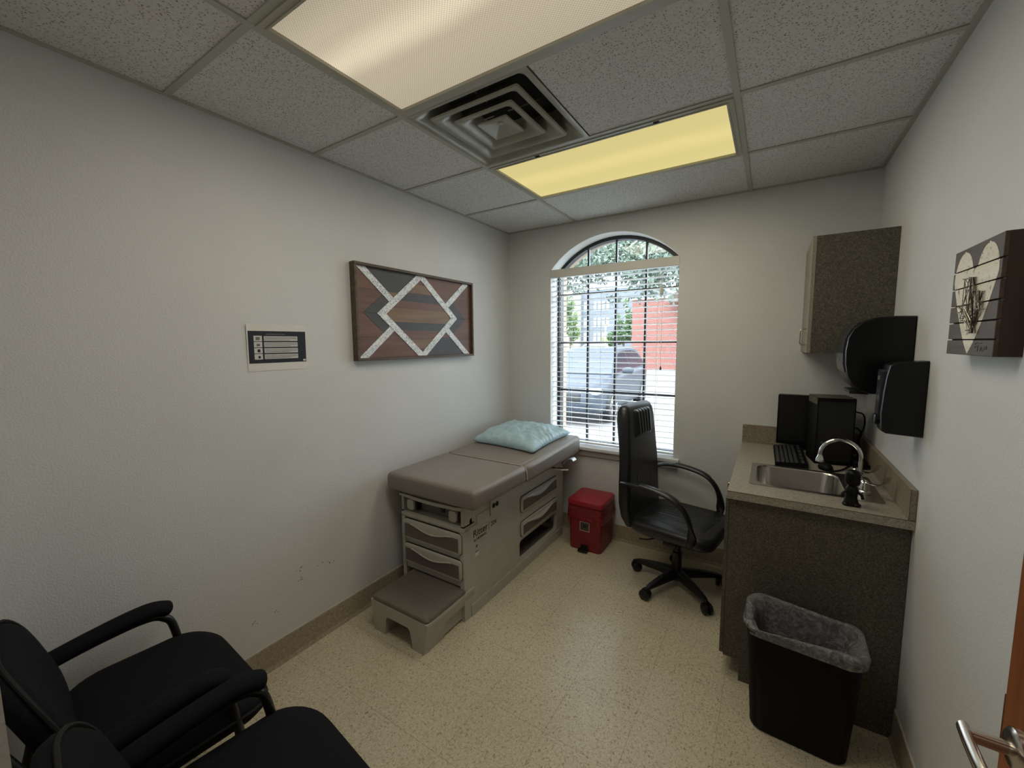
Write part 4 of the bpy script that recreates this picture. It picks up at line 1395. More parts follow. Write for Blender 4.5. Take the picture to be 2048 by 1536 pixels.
# ================================================================ two waiting-room armchairs (built facing +y)
FAB = M('black_fabric', lin(19, 20, 24), rough=0.85, var=0.25, scale=220, bump=0.4, bscale=500, spec=0.15)
FABS = M('black_piping', lin(12, 12, 14), rough=0.8)
STEEL = M('black_steel', lin(24, 24, 25), rough=0.35)
def armchair(loc, rz, label):
    t = thing('armchair', label, 'chair', loc, rz, 'waiting chairs along the doorway wall')
    ZU = 0.040
    bm = BM(); rs = []
    for (z, e) in ((0.385, 0.03), (0.39, 0.012), (0.41, 0.0), (0.445, 0.0), (0.462, 0.010), (0.470, 0.030), (0.475, 0.065)):
        ring = []
        for p in rr(-0.285 + e, 0.285 - e, -0.20 + e, 0.255 - e, 0.12, 8):
            f = max(0, (p[1] - 0.08) / 0.175)
            ring.append((p[0], p[1], z + ZU - 0.034 * f * f - 0.006 * (1 - (p[0] / 0.285) ** 2)))
        rs.append(ring)
    rings(bm, rs)
    s = ob('seat', bm, FAB, t, True, local=True, ang=60)
    bm = BM()
    tube(bm, [(p[0] * 1.003, p[1] * 1.003, 0.430 + ZU - 0.034 * max(0, (p[1] - 0.08) / 0.175) ** 2) for p in rr(-0.285, 0.285, -0.20, 0.255, 0.12, 10)], 0.0045, 6)
    o = ob('seat_piping', bm, FABS, smooth=True); o.parent = s
    bm = BM(); rs = []
    a = math.radians(17.5)
    out = rr(-0.255, 0.255, 0.0, 0.385, 0.15, 9)
    c = (0.0, 0.19)
    Y0 = -0.222
    for (d, k) in ((0.0, 0.86), (0.012, 0.97), (0.026, 1.0), (0.044, 0.985), (0.058, 0.93), (0.066, 0.80), (0.069, 0.5)):
        ring = []
        for p in out:
            u, v = c[0] + (p[0] - c[0]) * k, c[1] + (p[1] - c[1]) * k
            cur = 0.030 * (u / 0.255) ** 2
            ring.append((u, Y0 + d + cur - v * math.sin(a), 0.485 + v * math.cos(a)))
        rs.append(ring)
    rings(bm, rs)
    b = ob('backrest', bm, FAB, t, True, local=True, ang=70)
    bm = BM()
    tube(bm, [(p[0] * 1.002, Y0 + 0.046 + 0.030 * (p[0] / 0.255) ** 2 - p[1] * math.sin(a), 0.485 + (c[1] + (p[1] - c[1]) * 1.002) * math.cos(a)) for p in out + out[:1]], 0.005, 6)
    o = ob('back_piping', bm, FABS, smooth=True); o.parent = b
    for s_ in (-1, 1):
        x = s_ * 0.276
        bm = BM()
        tube(bm, smooth_path([(x, 0.155, 0.0), (x, 0.150, 0.30), (x, 0.125, 0.53), (x, 0.095, 0.592), (x, 0.04, 0.612), (x, -0.08, 0.606), (x, -0.20, 0.588), (x * 0.96, -0.262, 0.578)], 6), 0.0135, 10)
        ob('leg', bm, STEEL, t, True, local=True, ang=60)
        bm = BM(); tube(bm, smooth_path([(x, -0.285, 0.0), (x, -0.27, 0.25), (x, -0.24, 0.42), (x * 0.96, -0.262, 0.60), (x * 0.88, -0.315, 0.74)], 5), 0.0135, 10)
        ob('leg', bm, STEEL, t, True, local=True, ang=60)
        bm = BM(); tube(bm, [(x, -0.245, 0.375), (x, 0.149, 0.375)], 0.010, 8); tube(bm, [(x, -0.10, 0.375), (x * 0.5, -0.10, 0.384)], 0.010, 8)
        ob('side_rail', bm, STEEL, t, True, local=True)
        pth = smooth_path([(x, -0.215, 0.602), (x, -0.11, 0.622), (x, 0.005, 0.638), (x, 0.072, 0.637), (x, 0.120, 0.616)], 6)
        n = len(pth)
        bm = BM(); tube(bm, pth, 0.034, 14, ry=0.026, radii=[0.55 if i in (0, n - 1) else 0.85 if i in (1, n - 2) else 1 for i in range(n)])
        ar = ob('armrest', bm, FAB, t, True, local=True, ang=70)
    return t
armchair((0.408, -2.765, 0), math.radians(-4), 'black fabric armchair in the corner, its armrest against the wall')
armchair((1.055, -2.762, 0), math.radians(-7), 'black fabric armchair beside the one in the corner')

# ================================================================ sink base cabinet, countertop, sink
LAMD = M_speck('dark_laminate', None, [(0.34, lin(52, 49, 42)), (0.5, lin(75, 72, 63)), (0.66, lin(104, 100, 89))], rough=0.45, scale=170)
LAMT = M_speck('counter_laminate', None, [(0.32, lin(122, 117, 106)), (0.5, lin(148, 143, 131)), (0.68, lin(168, 163, 151))], rough=0.35, scale=130)
LAMV = M_speck('backsplash_laminate', None, [(0.32, lin(104, 94, 79)), (0.5, lin(130, 119, 101)), (0.68, lin(148, 138, 120))], rough=0.38, scale=110)
SEAM = M('laminate_edge', lin(70, 58, 44), rough=0.6)
SS = M('stainless', lin(176, 174, 168), rough=0.26, metal=1.0, var=0.06, scale=20, stretch=(1, 12, 1))
cab = thing('base_cabinet', 'dark grey laminate sink cabinet under the counter', 'cabinet', (2.2, -0.8, 0))
bm = BM()
sp_ = [(1.972, 0.0), (W - 0.002, 0.0), (W - 0.002, 0.893), (1.903, 0.893), (1.903, 0.105), (1.972, 0.105)]
prism(bm, sp_, 'y', -1.07, -1.052)
ob('side_panel', bm, LAMD, cab)
bm = BM(); prism(bm, sp_, 'y', -0.50, -0.482)
ob('side_panel', bm, LAMD, cab)
bm = BM(); box(bm, 1.972, 1.985, -1.052, -0.5, 0.0, 0.105)
ob('toe_kick', bm, LAMD, cab)
bm = BM(); box(bm, 1.905, 2.50, -1.052, -0.5, 0.105, 0.12); box(bm, 2.49, 2.505, -1.052, -0.5, 0.12, 0.893)
ob('carcass', bm, LAMD, cab)
bm = BM(); box(bm, 1.886, 1.9025, -1.066, -0.486, 0.112, 0.885, bev=0.0015, seg=1)
dr = ob('cabinet_door', bm, LAMD, cab)
bm = BM(); tube(bm, [(1.8855, -0.56, 0.70), (1.86, -0.56, 0.70), (1.86, -0.56, 0.80), (1.8855, -0.56, 0.80)], 0.004, 8)
sub('handle', bm, NICKEL, dr, True)

ct = thing('countertop', 'beige speckled laminate countertop with backsplash along the wall', 'countertop', (2.2, -0.55, 0.895))
sk = (1.985, 2.452, -0.935, -0.562)
bm = BM(); frame(bm, rect(1.893, W - 0.001, -1.10, -0.001), rr(sk[0], sk[1], sk[2], sk[3], 0.03), 'z', 0.8955, 0.932)
ob('worktop', bm, LAMT, ct)
bm = BM(); box(bm, W - 0.0205, W - 0.001, -1.10, -0.001, 0.9325, 1.052, bev=0.0012, seg=1)
ob('backsplash', bm, LAMV, ct)
bm = BM(); box(bm, 1.893, W - 0.021, -0.0205, -0.001, 0.9325, 1.052, bev=0.0012, seg=1)
ob('backsplash', bm, LAMV, ct)
bm = BM(); box(bm, 1.893, W - 0.001, -1.1008, -1.0998, 0.9305, 0.9324); box(bm, W - 0.0212, W - 0.0203, -1.1008, -1.0998, 0.932, 1.052)
ob('edge_seam', bm, SEAM, ct)

snk = thing('sink', 'stainless steel drop-in sink in the counter', 'sink', (2.2, -0.75, 0.93))
bx = (1.998, 2.345, -0.925, -0.572)
bm = BM()
def rz_(r, x0, x1, y0, y1, z):
    return [(p[0], p[1], z) for p in rr(x0, x1, y0, y1, r, 6)]
frame(bm, rr(1.972, 2.468, -0.947, -0.549, 0.02, 4), rr(bx[0], bx[1], bx[2], bx[3], 0.06, 6), 'z', 0.9325, 0.9355)
ob('rim', bm, SS, snk, True)
bm = BM(); rings(bm, [rz_(0.06, *bx, 0.9345), rz_(0.06, bx[0] + 0.004, bx[1] - 0.004, bx[2] + 0.004, bx[3] - 0.004, 0.928), rz_(0.06, bx[0] + 0.010, bx[1] - 0.010, bx[2] + 0.010, bx[3] - 0.010, 0.80), rz_(0.06, bx[0] + 0.02, bx[1] - 0.02, bx[2] + 0.02, bx[3] - 0.02, 0.782), rz_(0.05, bx[0] + 0.04, bx[1] - 0.04, bx[2] + 0.04, bx[3] - 0.04, 0.776)], False, True)
ob('basin', bm, SS, snk, True)
bm = BM(); lathe(bm, [(0.044, 0.0), (0.044, 0.003), (0.034, 0.003), (0.030, -0.002), (0.002, -0.003)], 20, T4((2.17, -0.75, 0.7765)))
ob('drain', bm, CHR, snk, True)

fx, fy = 2.408, -0.735
fc = thing('faucet', 'chrome gooseneck faucet with blade handles at the sink', 'faucet', (fx, fy, 0.9355))
bm = BM(); prism(bm, rr(fx - 0.026, fx + 0.026, fy - 0.135, fy + 0.135, 0.024, 6), 'z', 0.9358, 0.952)
bmesh.ops.bevel(bm, geom=[e for e in bm.edges if all(v.co.z > 0.951 for v in e.verts)], offset=0.006, segments=2, profile=0.5, affect='EDGES')
ob('deck_plate', bm, CHR, fc, True)
pth = [(fx, fy, 0.95), (fx, fy, 1.0), (fx, fy, 1.05)] + arc((fx - 0.076, 1.070), 0.076, 0, 172, 16, 'xz', fy)
ex = pth[-1]
pth.append((ex[0] - 0.001, fy, ex[2] - 0.02))
bm = BM(); tube(bm, pth, 0.0085, 14)
lathe(bm, [(0.019, 0.0), (0.019, 0.012), (0.012, 0.026), (0.010, 0.036)], 18, T4((fx, fy, 0.951)))
ob('gooseneck_spout', bm, CHR, fc, True, ang=50)
bm = BM(); lathe(bm, [(0.0085, 0.0), (0.0095, -0.004), (0.0165, -0.022), (0.0172, -0.034), (0.014, -0.036), (0.013, -0.030)], 16, T4((ex[0] - 0.001, fy, ex[2] - 0.014)))
ob('aerator', bm, CHR, fc, True, ang=40)
for s_ in (-1, 1):
    hy = fy + s_ * 0.102
    bm = BM(); lathe(bm, [(0.023, 0.0), (0.023, 0.008), (0.018, 0.03), (0.014, 0.042), (0.004, 0.046)], 18, T4((fx, hy, 0.951)))
    hn = ob('handle_body', bm, CHR, fc, True, ang=50)
    bm = BM(); rs = []
    for i, p in enumerate(smooth_path([(fx, hy, 0.992), (fx + 0.022, hy - 0.022, 0.986), (fx + 0.044, hy - 0.044, 0.990), (fx + 0.062, hy - 0.060, 1.008), (fx + 0.068, hy - 0.064, 1.034)], 4)):
        w_ = 0.007 + 0.010 * min(1, i / 10)
        n_ = Vector((0.707, 0.707, 0))
        rs.append([p - n_ * w_, p - n_ * w_ * 0.6 + Vector((0, 0, 0.004)), p + n_ * w_ * 0.6 + Vector((0, 0, 0.004)), p + n_ * w_, p + n_ * w_ * 0.6 - Vector((0, 0, 0.003)), p - n_ * w_ * 0.6 - Vector((0, 0, 0.003))])
    rings(bm, rs)
    sub('blade_lever', bm, CHR, hn, True, ang=60)

# small black bottle in front of the sink
BIN_ = M('bottle_black', lin(7, 7, 8), rough=0.4, spec=0.2)
bo = thing('small_bottle', 'small black bottle with a rounded cap in front of the faucet', 'bottle', (2.343, -1.022, 0.9322))
bm = BM(); bx_, by_ = 2.343, -1.022
lathe(bm, [(0.026, 0.0), (0.027, 0.006), (0.024, 0.018), (0.019, 0.034), (0.020, 0.050), (0.022, 0.066), (0.016, 0.080), (0.012, 0.088)], 20, T4((bx_, by_, 0.9325)))
ob('bottle_body', bm, BIN_, bo, True, ang=60)
bm = BM(); lathe(bm, [(0.014, 0.084), (0.023, 0.088), (0.026, 0.096), (0.026, 0.132), (0.023, 0.142), (0.014, 0.147), (0.001, 0.148)], 20, T4((bx_, by_, 0.9325)))
ob('cap', bm, BIN_, bo, True, ang=60)
for s_ in (-1, 1):
    bm = BM(); tube(bm, smooth_path([(bx_ + s_ * 0.018, by_ - 0.006, 0.99), (bx_ + s_ * 0.03, by_ - 0.012, 0.982), (bx_ + s_ * 0.034, by_ - 0.016, 0.966)], 4), 0.0055, 8)
    ob('side_lug', bm, BIN_, bo, True)
for s_ in (-1, 1):
    bm = BM(); lathe(bm, [(0.0, 0.0), (0.013, 0.002), (0.015, 0.008), (0.009, 0.014), (0.001, 0.016)], 12, T4((bx_ + s_ * 0.017, by_ - 0.014, 0.9325)))
    ob('foot', bm, BIN_, bo, True)

# ================================================================ computer things on the counter
PCB = M('computer_black', lin(7, 8, 9), rough=0.55, var=0.1, spec=0.15)
PCE = M('lit_edge_brown', lin(84, 78, 66), rough=0.5)  # brown of the lit tower edge; also on the button and monitor edge
SCR = M('screen_dark', lin(8, 9, 10), rough=0.35)
mo = thing('monitor', 'black flat monitor against the back wall behind the keyboard', 'monitor', (2.26, -0.10, 0.933))
bm = BM(); box(bm, 2.085, 2.44, -0.098, -0.070, 0.965, 1.276, bev=0.004)
ob('panel', bm, PCB, mo, True)
bm = BM(); box(bm, 2.095, 2.43, -0.1, -0.0975, 0.985, 1.266)
ob('screen', bm, SCR, mo)
bm = BM(); box(bm, 2.09, 2.30, -0.096, -0.072, 1.2762, 1.280)
ob('top_edge', bm, PCE, mo)
bm = BM(); box(bm, 2.23, 2.29, -0.07, -0.045, 0.94, 1.15); box(bm, 2.25, 2.37, -0.17, -0.035, 0.933, 0.943, bev=0.003)
ob('stand', bm, PCB, mo)
# computer tower, turned a little
PCA = math.radians(9)
tw = thing('computer_tower', 'black upright computer tower beside the monitor', 'computer', (2.335, -0.31, 0.933), PCA)
bm = BM(); box(bm, -0.084, 0.088, -0.065, 0.115, 0.0, 0.368, bev=0.004)
ob('case', bm, PCB, tw, True, local=True)
bm = BM(); box(bm, -0.0855, -0.083, -0.06, 0.11, 0.33, 0.366); box(bm, -0.082, 0.086, -0.063, 0.112, 0.3676, 0.3695)
ob('lit_edge', bm, PCE, tw, local=True)  # black case edges catching light, with that light put into the colour
bm = BM(); box(bm, -0.076, 0.080, -0.068, -0.0645, 0.02, 0.35, bev=0.001, seg=1)
fp_ = ob('front_panel', bm, SCR, tw, local=True)
bm = BM(); lathe(bm, [(0.006, 0), (0.006, 0.002), (0.001, 0.0022)], 12, T4((-0.055, -0.068, 0.12), rx=math.pi / 2))
o = ob('power_button', bm, PCE); o.parent = fp_
kb = thing('keyboard', 'black computer keyboard lying along the counter edge', 'keyboard', (2.15, -0.31, 0.933), math.radians(1))
bm = BM(); prism(bm, [(-0.074, 0.0), (0.074, 0.0), (0.074, 0.026), (-0.074, 0.014)], 'y', -0.225, 0.225)
ob('keyboard_body', bm, PCB, kb, local=True)
KEY = M('key_black', lin(34, 38, 42), rough=0.4)
bmk = BM(); box(bmk, -0.0078, 0.0078, -0.0078, 0.0078, 0, 0.006, bev=0.0015, seg=1)
key_me = mesh_of(bmk); key_me.materials.append(KEY)
for r_ in range(6):
    for c_ in range(22):
        if r_ == 5 and c_ % 4 == 3:
            continue
        o = bpy.data.objects.new('key', key_me); COL.objects.link(o); o.parent = kb
        x = -0.058 + r_ * 0.0205 + (0.008 if r_ == 5 else 0)
        o.location = (x, -0.212 + c_ * 0.0202, 0.0145 + (x + 0.074) * 0.081); o.rotation_euler = (0, -0.081, 0)
ms = thing('computer_mouse', 'black computer mouse by the back of the sink', 'mouse', (2.305, -0.49, 0.933), 0.3)
bm = BM(); rs = []
for (z, a, b_) in ((0.0, 0.028, 0.046), (0.01, 0.030, 0.049), (0.022, 0.027, 0.044), (0.031, 0.018, 0.031), (0.034, 0.006, 0.012)):
    rs.append([(a * math.cos(2 * math.pi * i / 20), b_ * math.sin(2 * math.pi * i / 20), z) for i in range(20)])
rings(bm, rs)
ob('mouse_body', bm, PCB, ms, True, local=True, ang=70)
bm = BM(); lathe(bm, [(0.002, -0.003), (0.007, -0.003), (0.007, 0.003), (0.002, 0.003)], 12, T4((0, 0.022, 0.029), ry=math.pi / 2))
ob('scroll_wheel', bm, KEY, ms, True, local=True)
bm = BM(); tube(bm, smooth_path([(2.42, -0.20, 1.21), (2.455, -0.22, 1.212), (2.482, -0.24, 1.20), (2.486, -0.25, 1.14), (2.470, -0.24, 1.07), (2.478, -0.22, 1.0), (2.46, -0.24, 0.945), (2.40, -0.42, 0.938), (2.36, -0.50, 0.938), (2.32, -0.545, 0.938)], 7), 0.004, 7)
pcab = ob('power_cable', bm, PCB, tw, smooth=True)
bm = BM(); tube(bm, smooth_path([(2.43, -0.18, 1.09), (2.46, -0.20, 1.12), (2.478, -0.23, 1.09), (2.455, -0.24, 1.03), (2.44, -0.25, 0.97), (2.47, -0.30, 0.94), (2.46, -0.45, 0.938), (2.435, -0.53, 0.938), (2.40, -0.50, 0.938)], 7), 0.0035, 7)
ob('signal_cable', bm, PCB, tw, smooth=True)
bm = BM(); box(bm, 2.43, 2.492, -0.40, -0.27, 0.9332, 0.972, bev=0.006)
sub('power_brick', bm, PCB, pcab, True)

# ================================================================ wall cabinet
wc = thing('wall_cabinet', 'dark grey laminate wall cabinet in the corner above the counter', 'cabinet', (2.36, -0.26, 1.549))
bm = BM(); box(bm, 2.207, W - 0.001, -0.502, -0.484, 1.549, 2.147)
ob('side_panel', bm, LAMD, wc)
bm = BM(); box(bm, 2.207, W - 0.001, -0.484, -0.002, 1.549, 1.566); box(bm, 2.207, W - 0.001, -0.484, -0.002, 2.13, 2.147); box(bm, W - 0.012, W - 0.001, -0.484, -0.002, 1.566, 2.13)
ob('carcass', bm, LAMD, wc)
DOORG = M('cabinet_door_edge', lin(160, 152, 132), rough=0.45)
bm = BM(); box(bm, 2.189, 2.2065, -0.502, -0.004, 1.549, 2.147, bev=0.001, seg=1)
d_ = ob('cabinet_door', bm, M_speck('lit_laminate', None, [(0.34, lin(112, 107, 94)), (0.5, lin(132, 126, 112)), (0.66, lin(150, 144, 128))], rough=0.45, scale=230), wc)  # the cabinet's laminate lightened: window light on the door put into its colour
bm = BM(); tube(bm, [(2.19, -0.45, 1.592), (2.168, -0.45, 1.592), (2.160, -0.45, 1.60), (2.160, -0.45, 1.668), (2.168, -0.45, 1.676), (2.19, -0.45, 1.676)], 0.0035, 8)
sub('handle', bm, NICKEL, d_, True)

# ================================================================ dispensers on the right wall
DSP = M('dispenser_black', lin(8, 10, 11), rough=0.3, var=0.1, spec=0.3)
DSG = M('dispenser_smoke', lin(40, 44, 48), rough=0.22, var=0.1)
tdp = thing('towel_dispenser', 'large black rounded paper towel dispenser on the wall', 'dispenser', (W, -0.75, 1.385))
prof = [(W - 0.001, 1.40), (2.45, 1.385), (2.40, 1.383), (2.365, 1.392), (2.335, 1.420), (2.315, 1.46), (2.306, 1.51), (2.304, 1.57), (2.310, 1.625), (2.328, 1.665), (2.355, 1.692), (2.40, 1.708), (2.46, 1.713), (W - 0.001, 1.711)]
bm = BM()
ctr_ = (2.42, 1.55)
rs = []
for (y, k) in ((-0.892, 0.965), (-0.886, 0.99), (-0.875, 1.0), (-0.66, 1.0), (-0.635, 0.97), (-0.622, 0.90)):
    rs.append([(min(ctr_[0] + (p[0] - ctr_[0]) * k, W - 0.001), y, ctr_[1] + (p[1] - ctr_[1]) * k) for p in prof])
rings(bm, rs)
ob('dispenser_body', bm, DSP, tdp, True, ang=30)
bm = BM(); rs = []
for (x, z) in ((2.3085, 1.475), (2.3005, 1.51), (2.2985, 1.57), (2.304, 1.622), (2.321, 1.662), (2.345, 1.688)):
    rs.append([(x, -0.872, z), (x, -0.655, z), (x + 0.012, -0.655, z), (x + 0.012, -0.872, z)])
rings(bm, rs)
ob('smoked_cover', bm, DSG, tdp, True, ang=40)
bm = BM(); box(bm, 2.335, 2.40, -0.84, -0.68, 1.378, 1.392)
ob('towel_slot', bm, BLK, tdp)
bm = BM(); lathe(bm, [(0.008, 0), (0.008, 0.003), (0.001, 0.004)], 12, T4((2.3005, -0.75, 1.53), ry=-math.pi / 2))
ob('sensor', bm, GREYM, tdp)
sdp = thing('soap_dispenser', 'narrow black soap dispenser on the wall beside the towel dispenser', 'dispenser', (W, -1.04, 1.25))
prof = [(W - 0.001, 1.250), (2.42, 1.256), (2.407, 1.264), (2.403, 1.28), (2.402, 1.30), (2.400, 1.33), (2.404, 1.42), (2.409, 1.48), (2.416, 1.518), (2.43, 1.528), (W - 0.001, 1.536)]
ctr_ = (2.47, 1.39); bm = BM(); rs = []
for (y, k) in ((-1.094, 0.97), (-1.088, 1.0), (-1.01, 1.0), (-0.99, 0.97), (-0.985, 0.9)):
    rs.append([(min(ctr_[0] + (p[0] - ctr_[0]) * k, W - 0.001), y, ctr_[1] + (p[1] - ctr_[1]) * k) for p in prof])
rings(bm, rs)
ob('dispenser_body', bm, DSP, sdp, True, ang=30)
bm = BM(); prism(bm, rr(-1.07, -1.01, 1.30, 1.50, 0.015), 'x', 2.396, 2.412)
ob('front_cover', bm, DSG, sdp, True)
bm = BM(); box(bm, 2.388, 2.41, -1.065, -1.015, 1.285, 1.325, bev=0.006)
ob('push_bar', bm, DSP, sdp, True)
bm = BM(); box(bm, 2.3945, 2.3965, -1.05, -1.03, 1.46, 1.475)
ob('sight_window', bm, GREYM, sdp)

# ================================================================ black wastebasket with liner
BIN = M('bin_black', lin(6, 6, 6), rough=0.55, var=0.1, spec=0.15)
wbx, wby = 2.192, -1.232
wb = thing('wastebasket', 'black plastic wastebasket with a clear crinkled liner beside the cabinet', 'wastebasket', (wbx, wby, 0), math.radians(-3))
def br(z, a, b_, r=0.05):
    return [(p[0], p[1], z) for p in rr(-a, a, -b_, b_, r, 6)]
bm = BM()
rings(bm, [br(0.0, 0.155, 0.082), br(0.008, 0.162, 0.088), br(0.435, 0.188, 0.112), br(0.438, 0.195, 0.119), br(0.452, 0.197, 0.121), br(0.452, 0.187, 0.111), br(0.435, 0.182, 0.106), br(0.02, 0.154, 0.080)], True, True)
ob('bin_body', bm, BIN, wb, True, local=True, ang=40)
bm = BM(); rs = []
random.seed(7)
NR = 96
prm = rr(-0.192, 0.192, -0.116, 0.116, 0.055, 23)
for k, (z, off) in enumerate(((0.425, 0.007), (0.438, 0.008), (0.448, 0.009), (0.460, 0.006), (0.470, -0.006), (0.462, -0.022), (0.430, -0.034), (0.375, -0.045), (0.31, -0.055), (0.24, -0.06))):
    ring = []
    for i, p in enumerate(prm):
        v = Vector((p[0], p[1], 0)); d = v.normalized()
        q = Vector((p[0] * 14, p[1] * 14, k * 0.55))
        nn = mnoise.fractal(q, 0.8, 2.1, 4)
        amp = (0.003, 0.005, 0.006, 0.010, 0.016, 0.022, 0.026, 0.022, 0.015, 0.012)[k]
        o2 = max(off + nn * amp, 0.0045) if k < 3 else off + nn * amp
        zz = z + mnoise.noise(q * 0.8 + Vector((5, 1, 2))) * (0.016 if k > 2 else 0.004 if k else 0.010) + (0.02 * max(0, math.cos((p[0] + 0.19) * 9)) if 2 < k < 6 and p[1] > 0 else 0)
        if k < 3 and p[0] < -0.17:
            zz += 0.03
        ring.append((p[0] + d.x * o2, p[1] + d.y * o2, zz))
    rs.append(ring)
rings(bm, rs, False, False)
ob('liner', bm, FILMC, wb, True, local=True, ang=180)

# ================================================================ outside the window
GZ = -0.15
CONC = M('lot_concrete', lin(118, 116, 113), rough=0.85, var=0.1, scale=1.5, space='World', bump=0.2, bscale=60)
GRASSM = M('lawn_green', lin(112, 128, 74), rough=0.9, var=0.2, scale=2.0, space='World')
bm = BM(); box(bm, -90, 50, 0.32, 160, GZ - 0.2, GZ)
struct('ground', bm, CONC, 'pale concrete parking lot outside the window')
bm = BM(); box(bm, -60, -8.2, 34, 56, GZ, GZ + 0.12)
struct('lawn', bm, GRASSM, 'strip of lawn beyond the parking lot')

# brick building
def _brick(name, c1, c2, mortar):
    m, nt, b = new_mat(name)
    v = coords(nt, 'World')
    mp = nt.nodes.new('ShaderNodeMapping'); mp.inputs['Rotation'].default_value = (math.pi / 2, 0, 0)
    nt.links.new(v, mp.inputs['Vector'])
    bt = nd(nt, 'ShaderNodeTexBrick', Scale=1.0)
    bt.inputs['Color1'].default_value = c1; bt.inputs['Color2'].default_value = c2; bt.inputs['Mortar'].default_value = mortar
    bt.inputs['Brick Width'].default_value = 0.21; bt.inputs['Row Height'].default_value = 0.075; bt.inputs['Mortar Size'].default_value = 0.01
    nt.links.new(mp.outputs['Vector'], bt.inputs['Vector'])
    nt.links.new(bt.outputs['Color'], b.inputs['Base Color'])
    b.inputs['Roughness'].default_value = 0.85
    return m
RBR = _brick('red_brick', lin(134, 74, 66), lin(116, 62, 55), lin(146, 120, 110))
DRF = M('dark_shingle', lin(84, 70, 62), rough=0.8, var=0.2, scale=3, space='World')
CREAM = M('cream_render', lin(160, 154, 140), rough=0.8, var=0.05, scale=1, space='World')
GRYB = M('grey_siding', lin(98, 101, 110), rough=0.7, var=0.08, scale=1, space='World')
WINP = M('far_window', lin(150, 160, 170), rough=0.2, var=0.05)
WTRIM = M('white_trim', lin(206, 206, 204), rough=0.5)
bb = thing('brick_building', 'red brick single-storey building across the lot', 'building', (0, 29, GZ))
bm = BM(); box(bm, -5.82, 9, 24, 34, GZ, 4.32)
ob('brick_wall', bm, RBR, bb)
bm = BM(); box(bm, -5.9, 9.1, 23.9, 34.1, 4.32, 4.42)
ob('coping', bm, CREAM, bb)
bm = BM(); prism(bm, [(-3.5, 4.15), (9.2, 4.15), (9.2, 4.9), (-2.4, 4.9)], 'y', 22.9, 24.0)
ob('awning_roof', bm, DRF, bb)
bm = BM(); box(bm, -3.55, 9.2, 22.85, 24.0, 4.05, 4.15)
ob('fascia', bm, WTRIM, bb)

ap = thing('apartment_building', 'grey and cream apartment block far beyond the lot', 'building', (-21, 66, GZ))
bm = BM(); box(bm, -24.6, -13, 60, 72, GZ, 9.9)
ob('grey_wall', bm, GRYB, ap)
bm = BM(); box(bm, -30.5, -24.6, 59, 72, GZ, 9.6)
ob('cream_wall', bm, CREAM, ap)
for z0 in (1.6, 4.0, 6.6):
    for xx in (-24.1, -22.4, -21.7, -21.0, -20.3, -19.0, -17.4):
        bm = BM(); box(bm, xx, xx + (0.45 if xx > -24 else 0.5), 59.93, 60.0, z0, z0 + 1.5)
        wn = ob('window', bm, WINP, ap)
for z0 in (1.6, 4.0, 6.6):
    bm = BM(); box(bm, -26.3, -25.6, 58.93, 59.0, z0, z0 + 1.4)
    ob('window', bm, GRYB, ap)
bm = BM(); box(bm, -21.0, -19.6, 59.8, 60.0, GZ, 2.4)
ob('entrance', bm, GRASSM, ap)
bm = BM(); box(bm, -24.7, -12.9, 59.9, 72.1, 9.9, 10.2)
ob('parapet', bm, WTRIM, ap)

# trees
BARK = M('bark', lin(92, 78, 66), rough=0.9, var=0.2, scale=8)
def leafmat(name, c):
    m, nt, b = new_mat(name)
    n = nd(nt, 'ShaderNodeTexNoise', Scale=1.3, Detail=3.0)
    nt.links.new(coords(nt, 'World'), n.inputs['Vector'])
    r = ramp(nt, n.outputs['Fac'], [(0.3, mul(c, 0.7)), (0.7, mul(c, 1.35))])
    nt.links.new(r.outputs['Color'], b.inputs['Base Color'])
    b.inputs['Roughness'].default_value = 0.6
    return m
LF1, LF2, LF3 = leafmat('leaf_oak', lin(98, 110, 96)), leafmat('leaf_light', lin(96, 116, 72)), leafmat('leaf_mid', lin(80, 104, 70))
def tree(label, blobs, n, size, mat, trunk, seed):
    random.seed(seed)
    base = trunk[0][0]
    t = thing('tree', label, 'tree', base, 0, 'trees outside the window')
    vs, fs = [], []
    tot = sum(b[1][0] * b[1][1] * b[1][2] for b in blobs)
    for c, r in blobs:
        k = int(n * r[0] * r[1] * r[2] / tot)
        cl = [(random.gauss(0, 0.42), random.gauss(0, 0.42), random.gauss(0, 0.42)) for _ in range(max(5, k // 55))]
        for _ in range(k):
            q = random.choice(cl)
            p = Vector((c[0] + r[0] * (q[0] + random.gauss(0, 0.11)), c[1] + r[1] * (q[1] + random.gauss(0, 0.11)), c[2] + r[2] * (q[2] + random.gauss(0, 0.13))))
            a = Vector((random.gauss(0, 1), random.gauss(0, 1), random.gauss(0, 1))).normalized()
            b_ = a.orthogonal().normalized()
            s = size * random.uniform(0.6, 1.3)
            i = len(vs)
            vs += [p - a * s, p + b_ * s * 0.5, p + a * s, p - b_ * s * 0.5]
            fs.append((i, i + 1, i + 2, i + 3))
    me = bpy.data.meshes.new('foliage'); me.from_pydata([tuple(v) for v in vs], [], fs); me.materials.append(mat)
    me.transform(PMAT[t].inverted())
    o = bpy.data.objects.new('foliage', me); COL.objects.link(o); o.parent = t; o['kind'] = 'stuff'
    bm = BM()
    for pts_, r0, r1 in [(tr, trunk[1] if i == 0 else trunk[1] * 0.5, trunk[1] * 0.25) for i, tr in enumerate(trunk[2])]:
        sp = smooth_path(pts_, 4); nn = len(sp)
        tube(bm, sp, r0, 8, radii=[1 + (r1 / r0 - 1) * i / (nn - 1) for i in range(nn)])
    ob('trunk', bm, BARK, t, True)
    return t
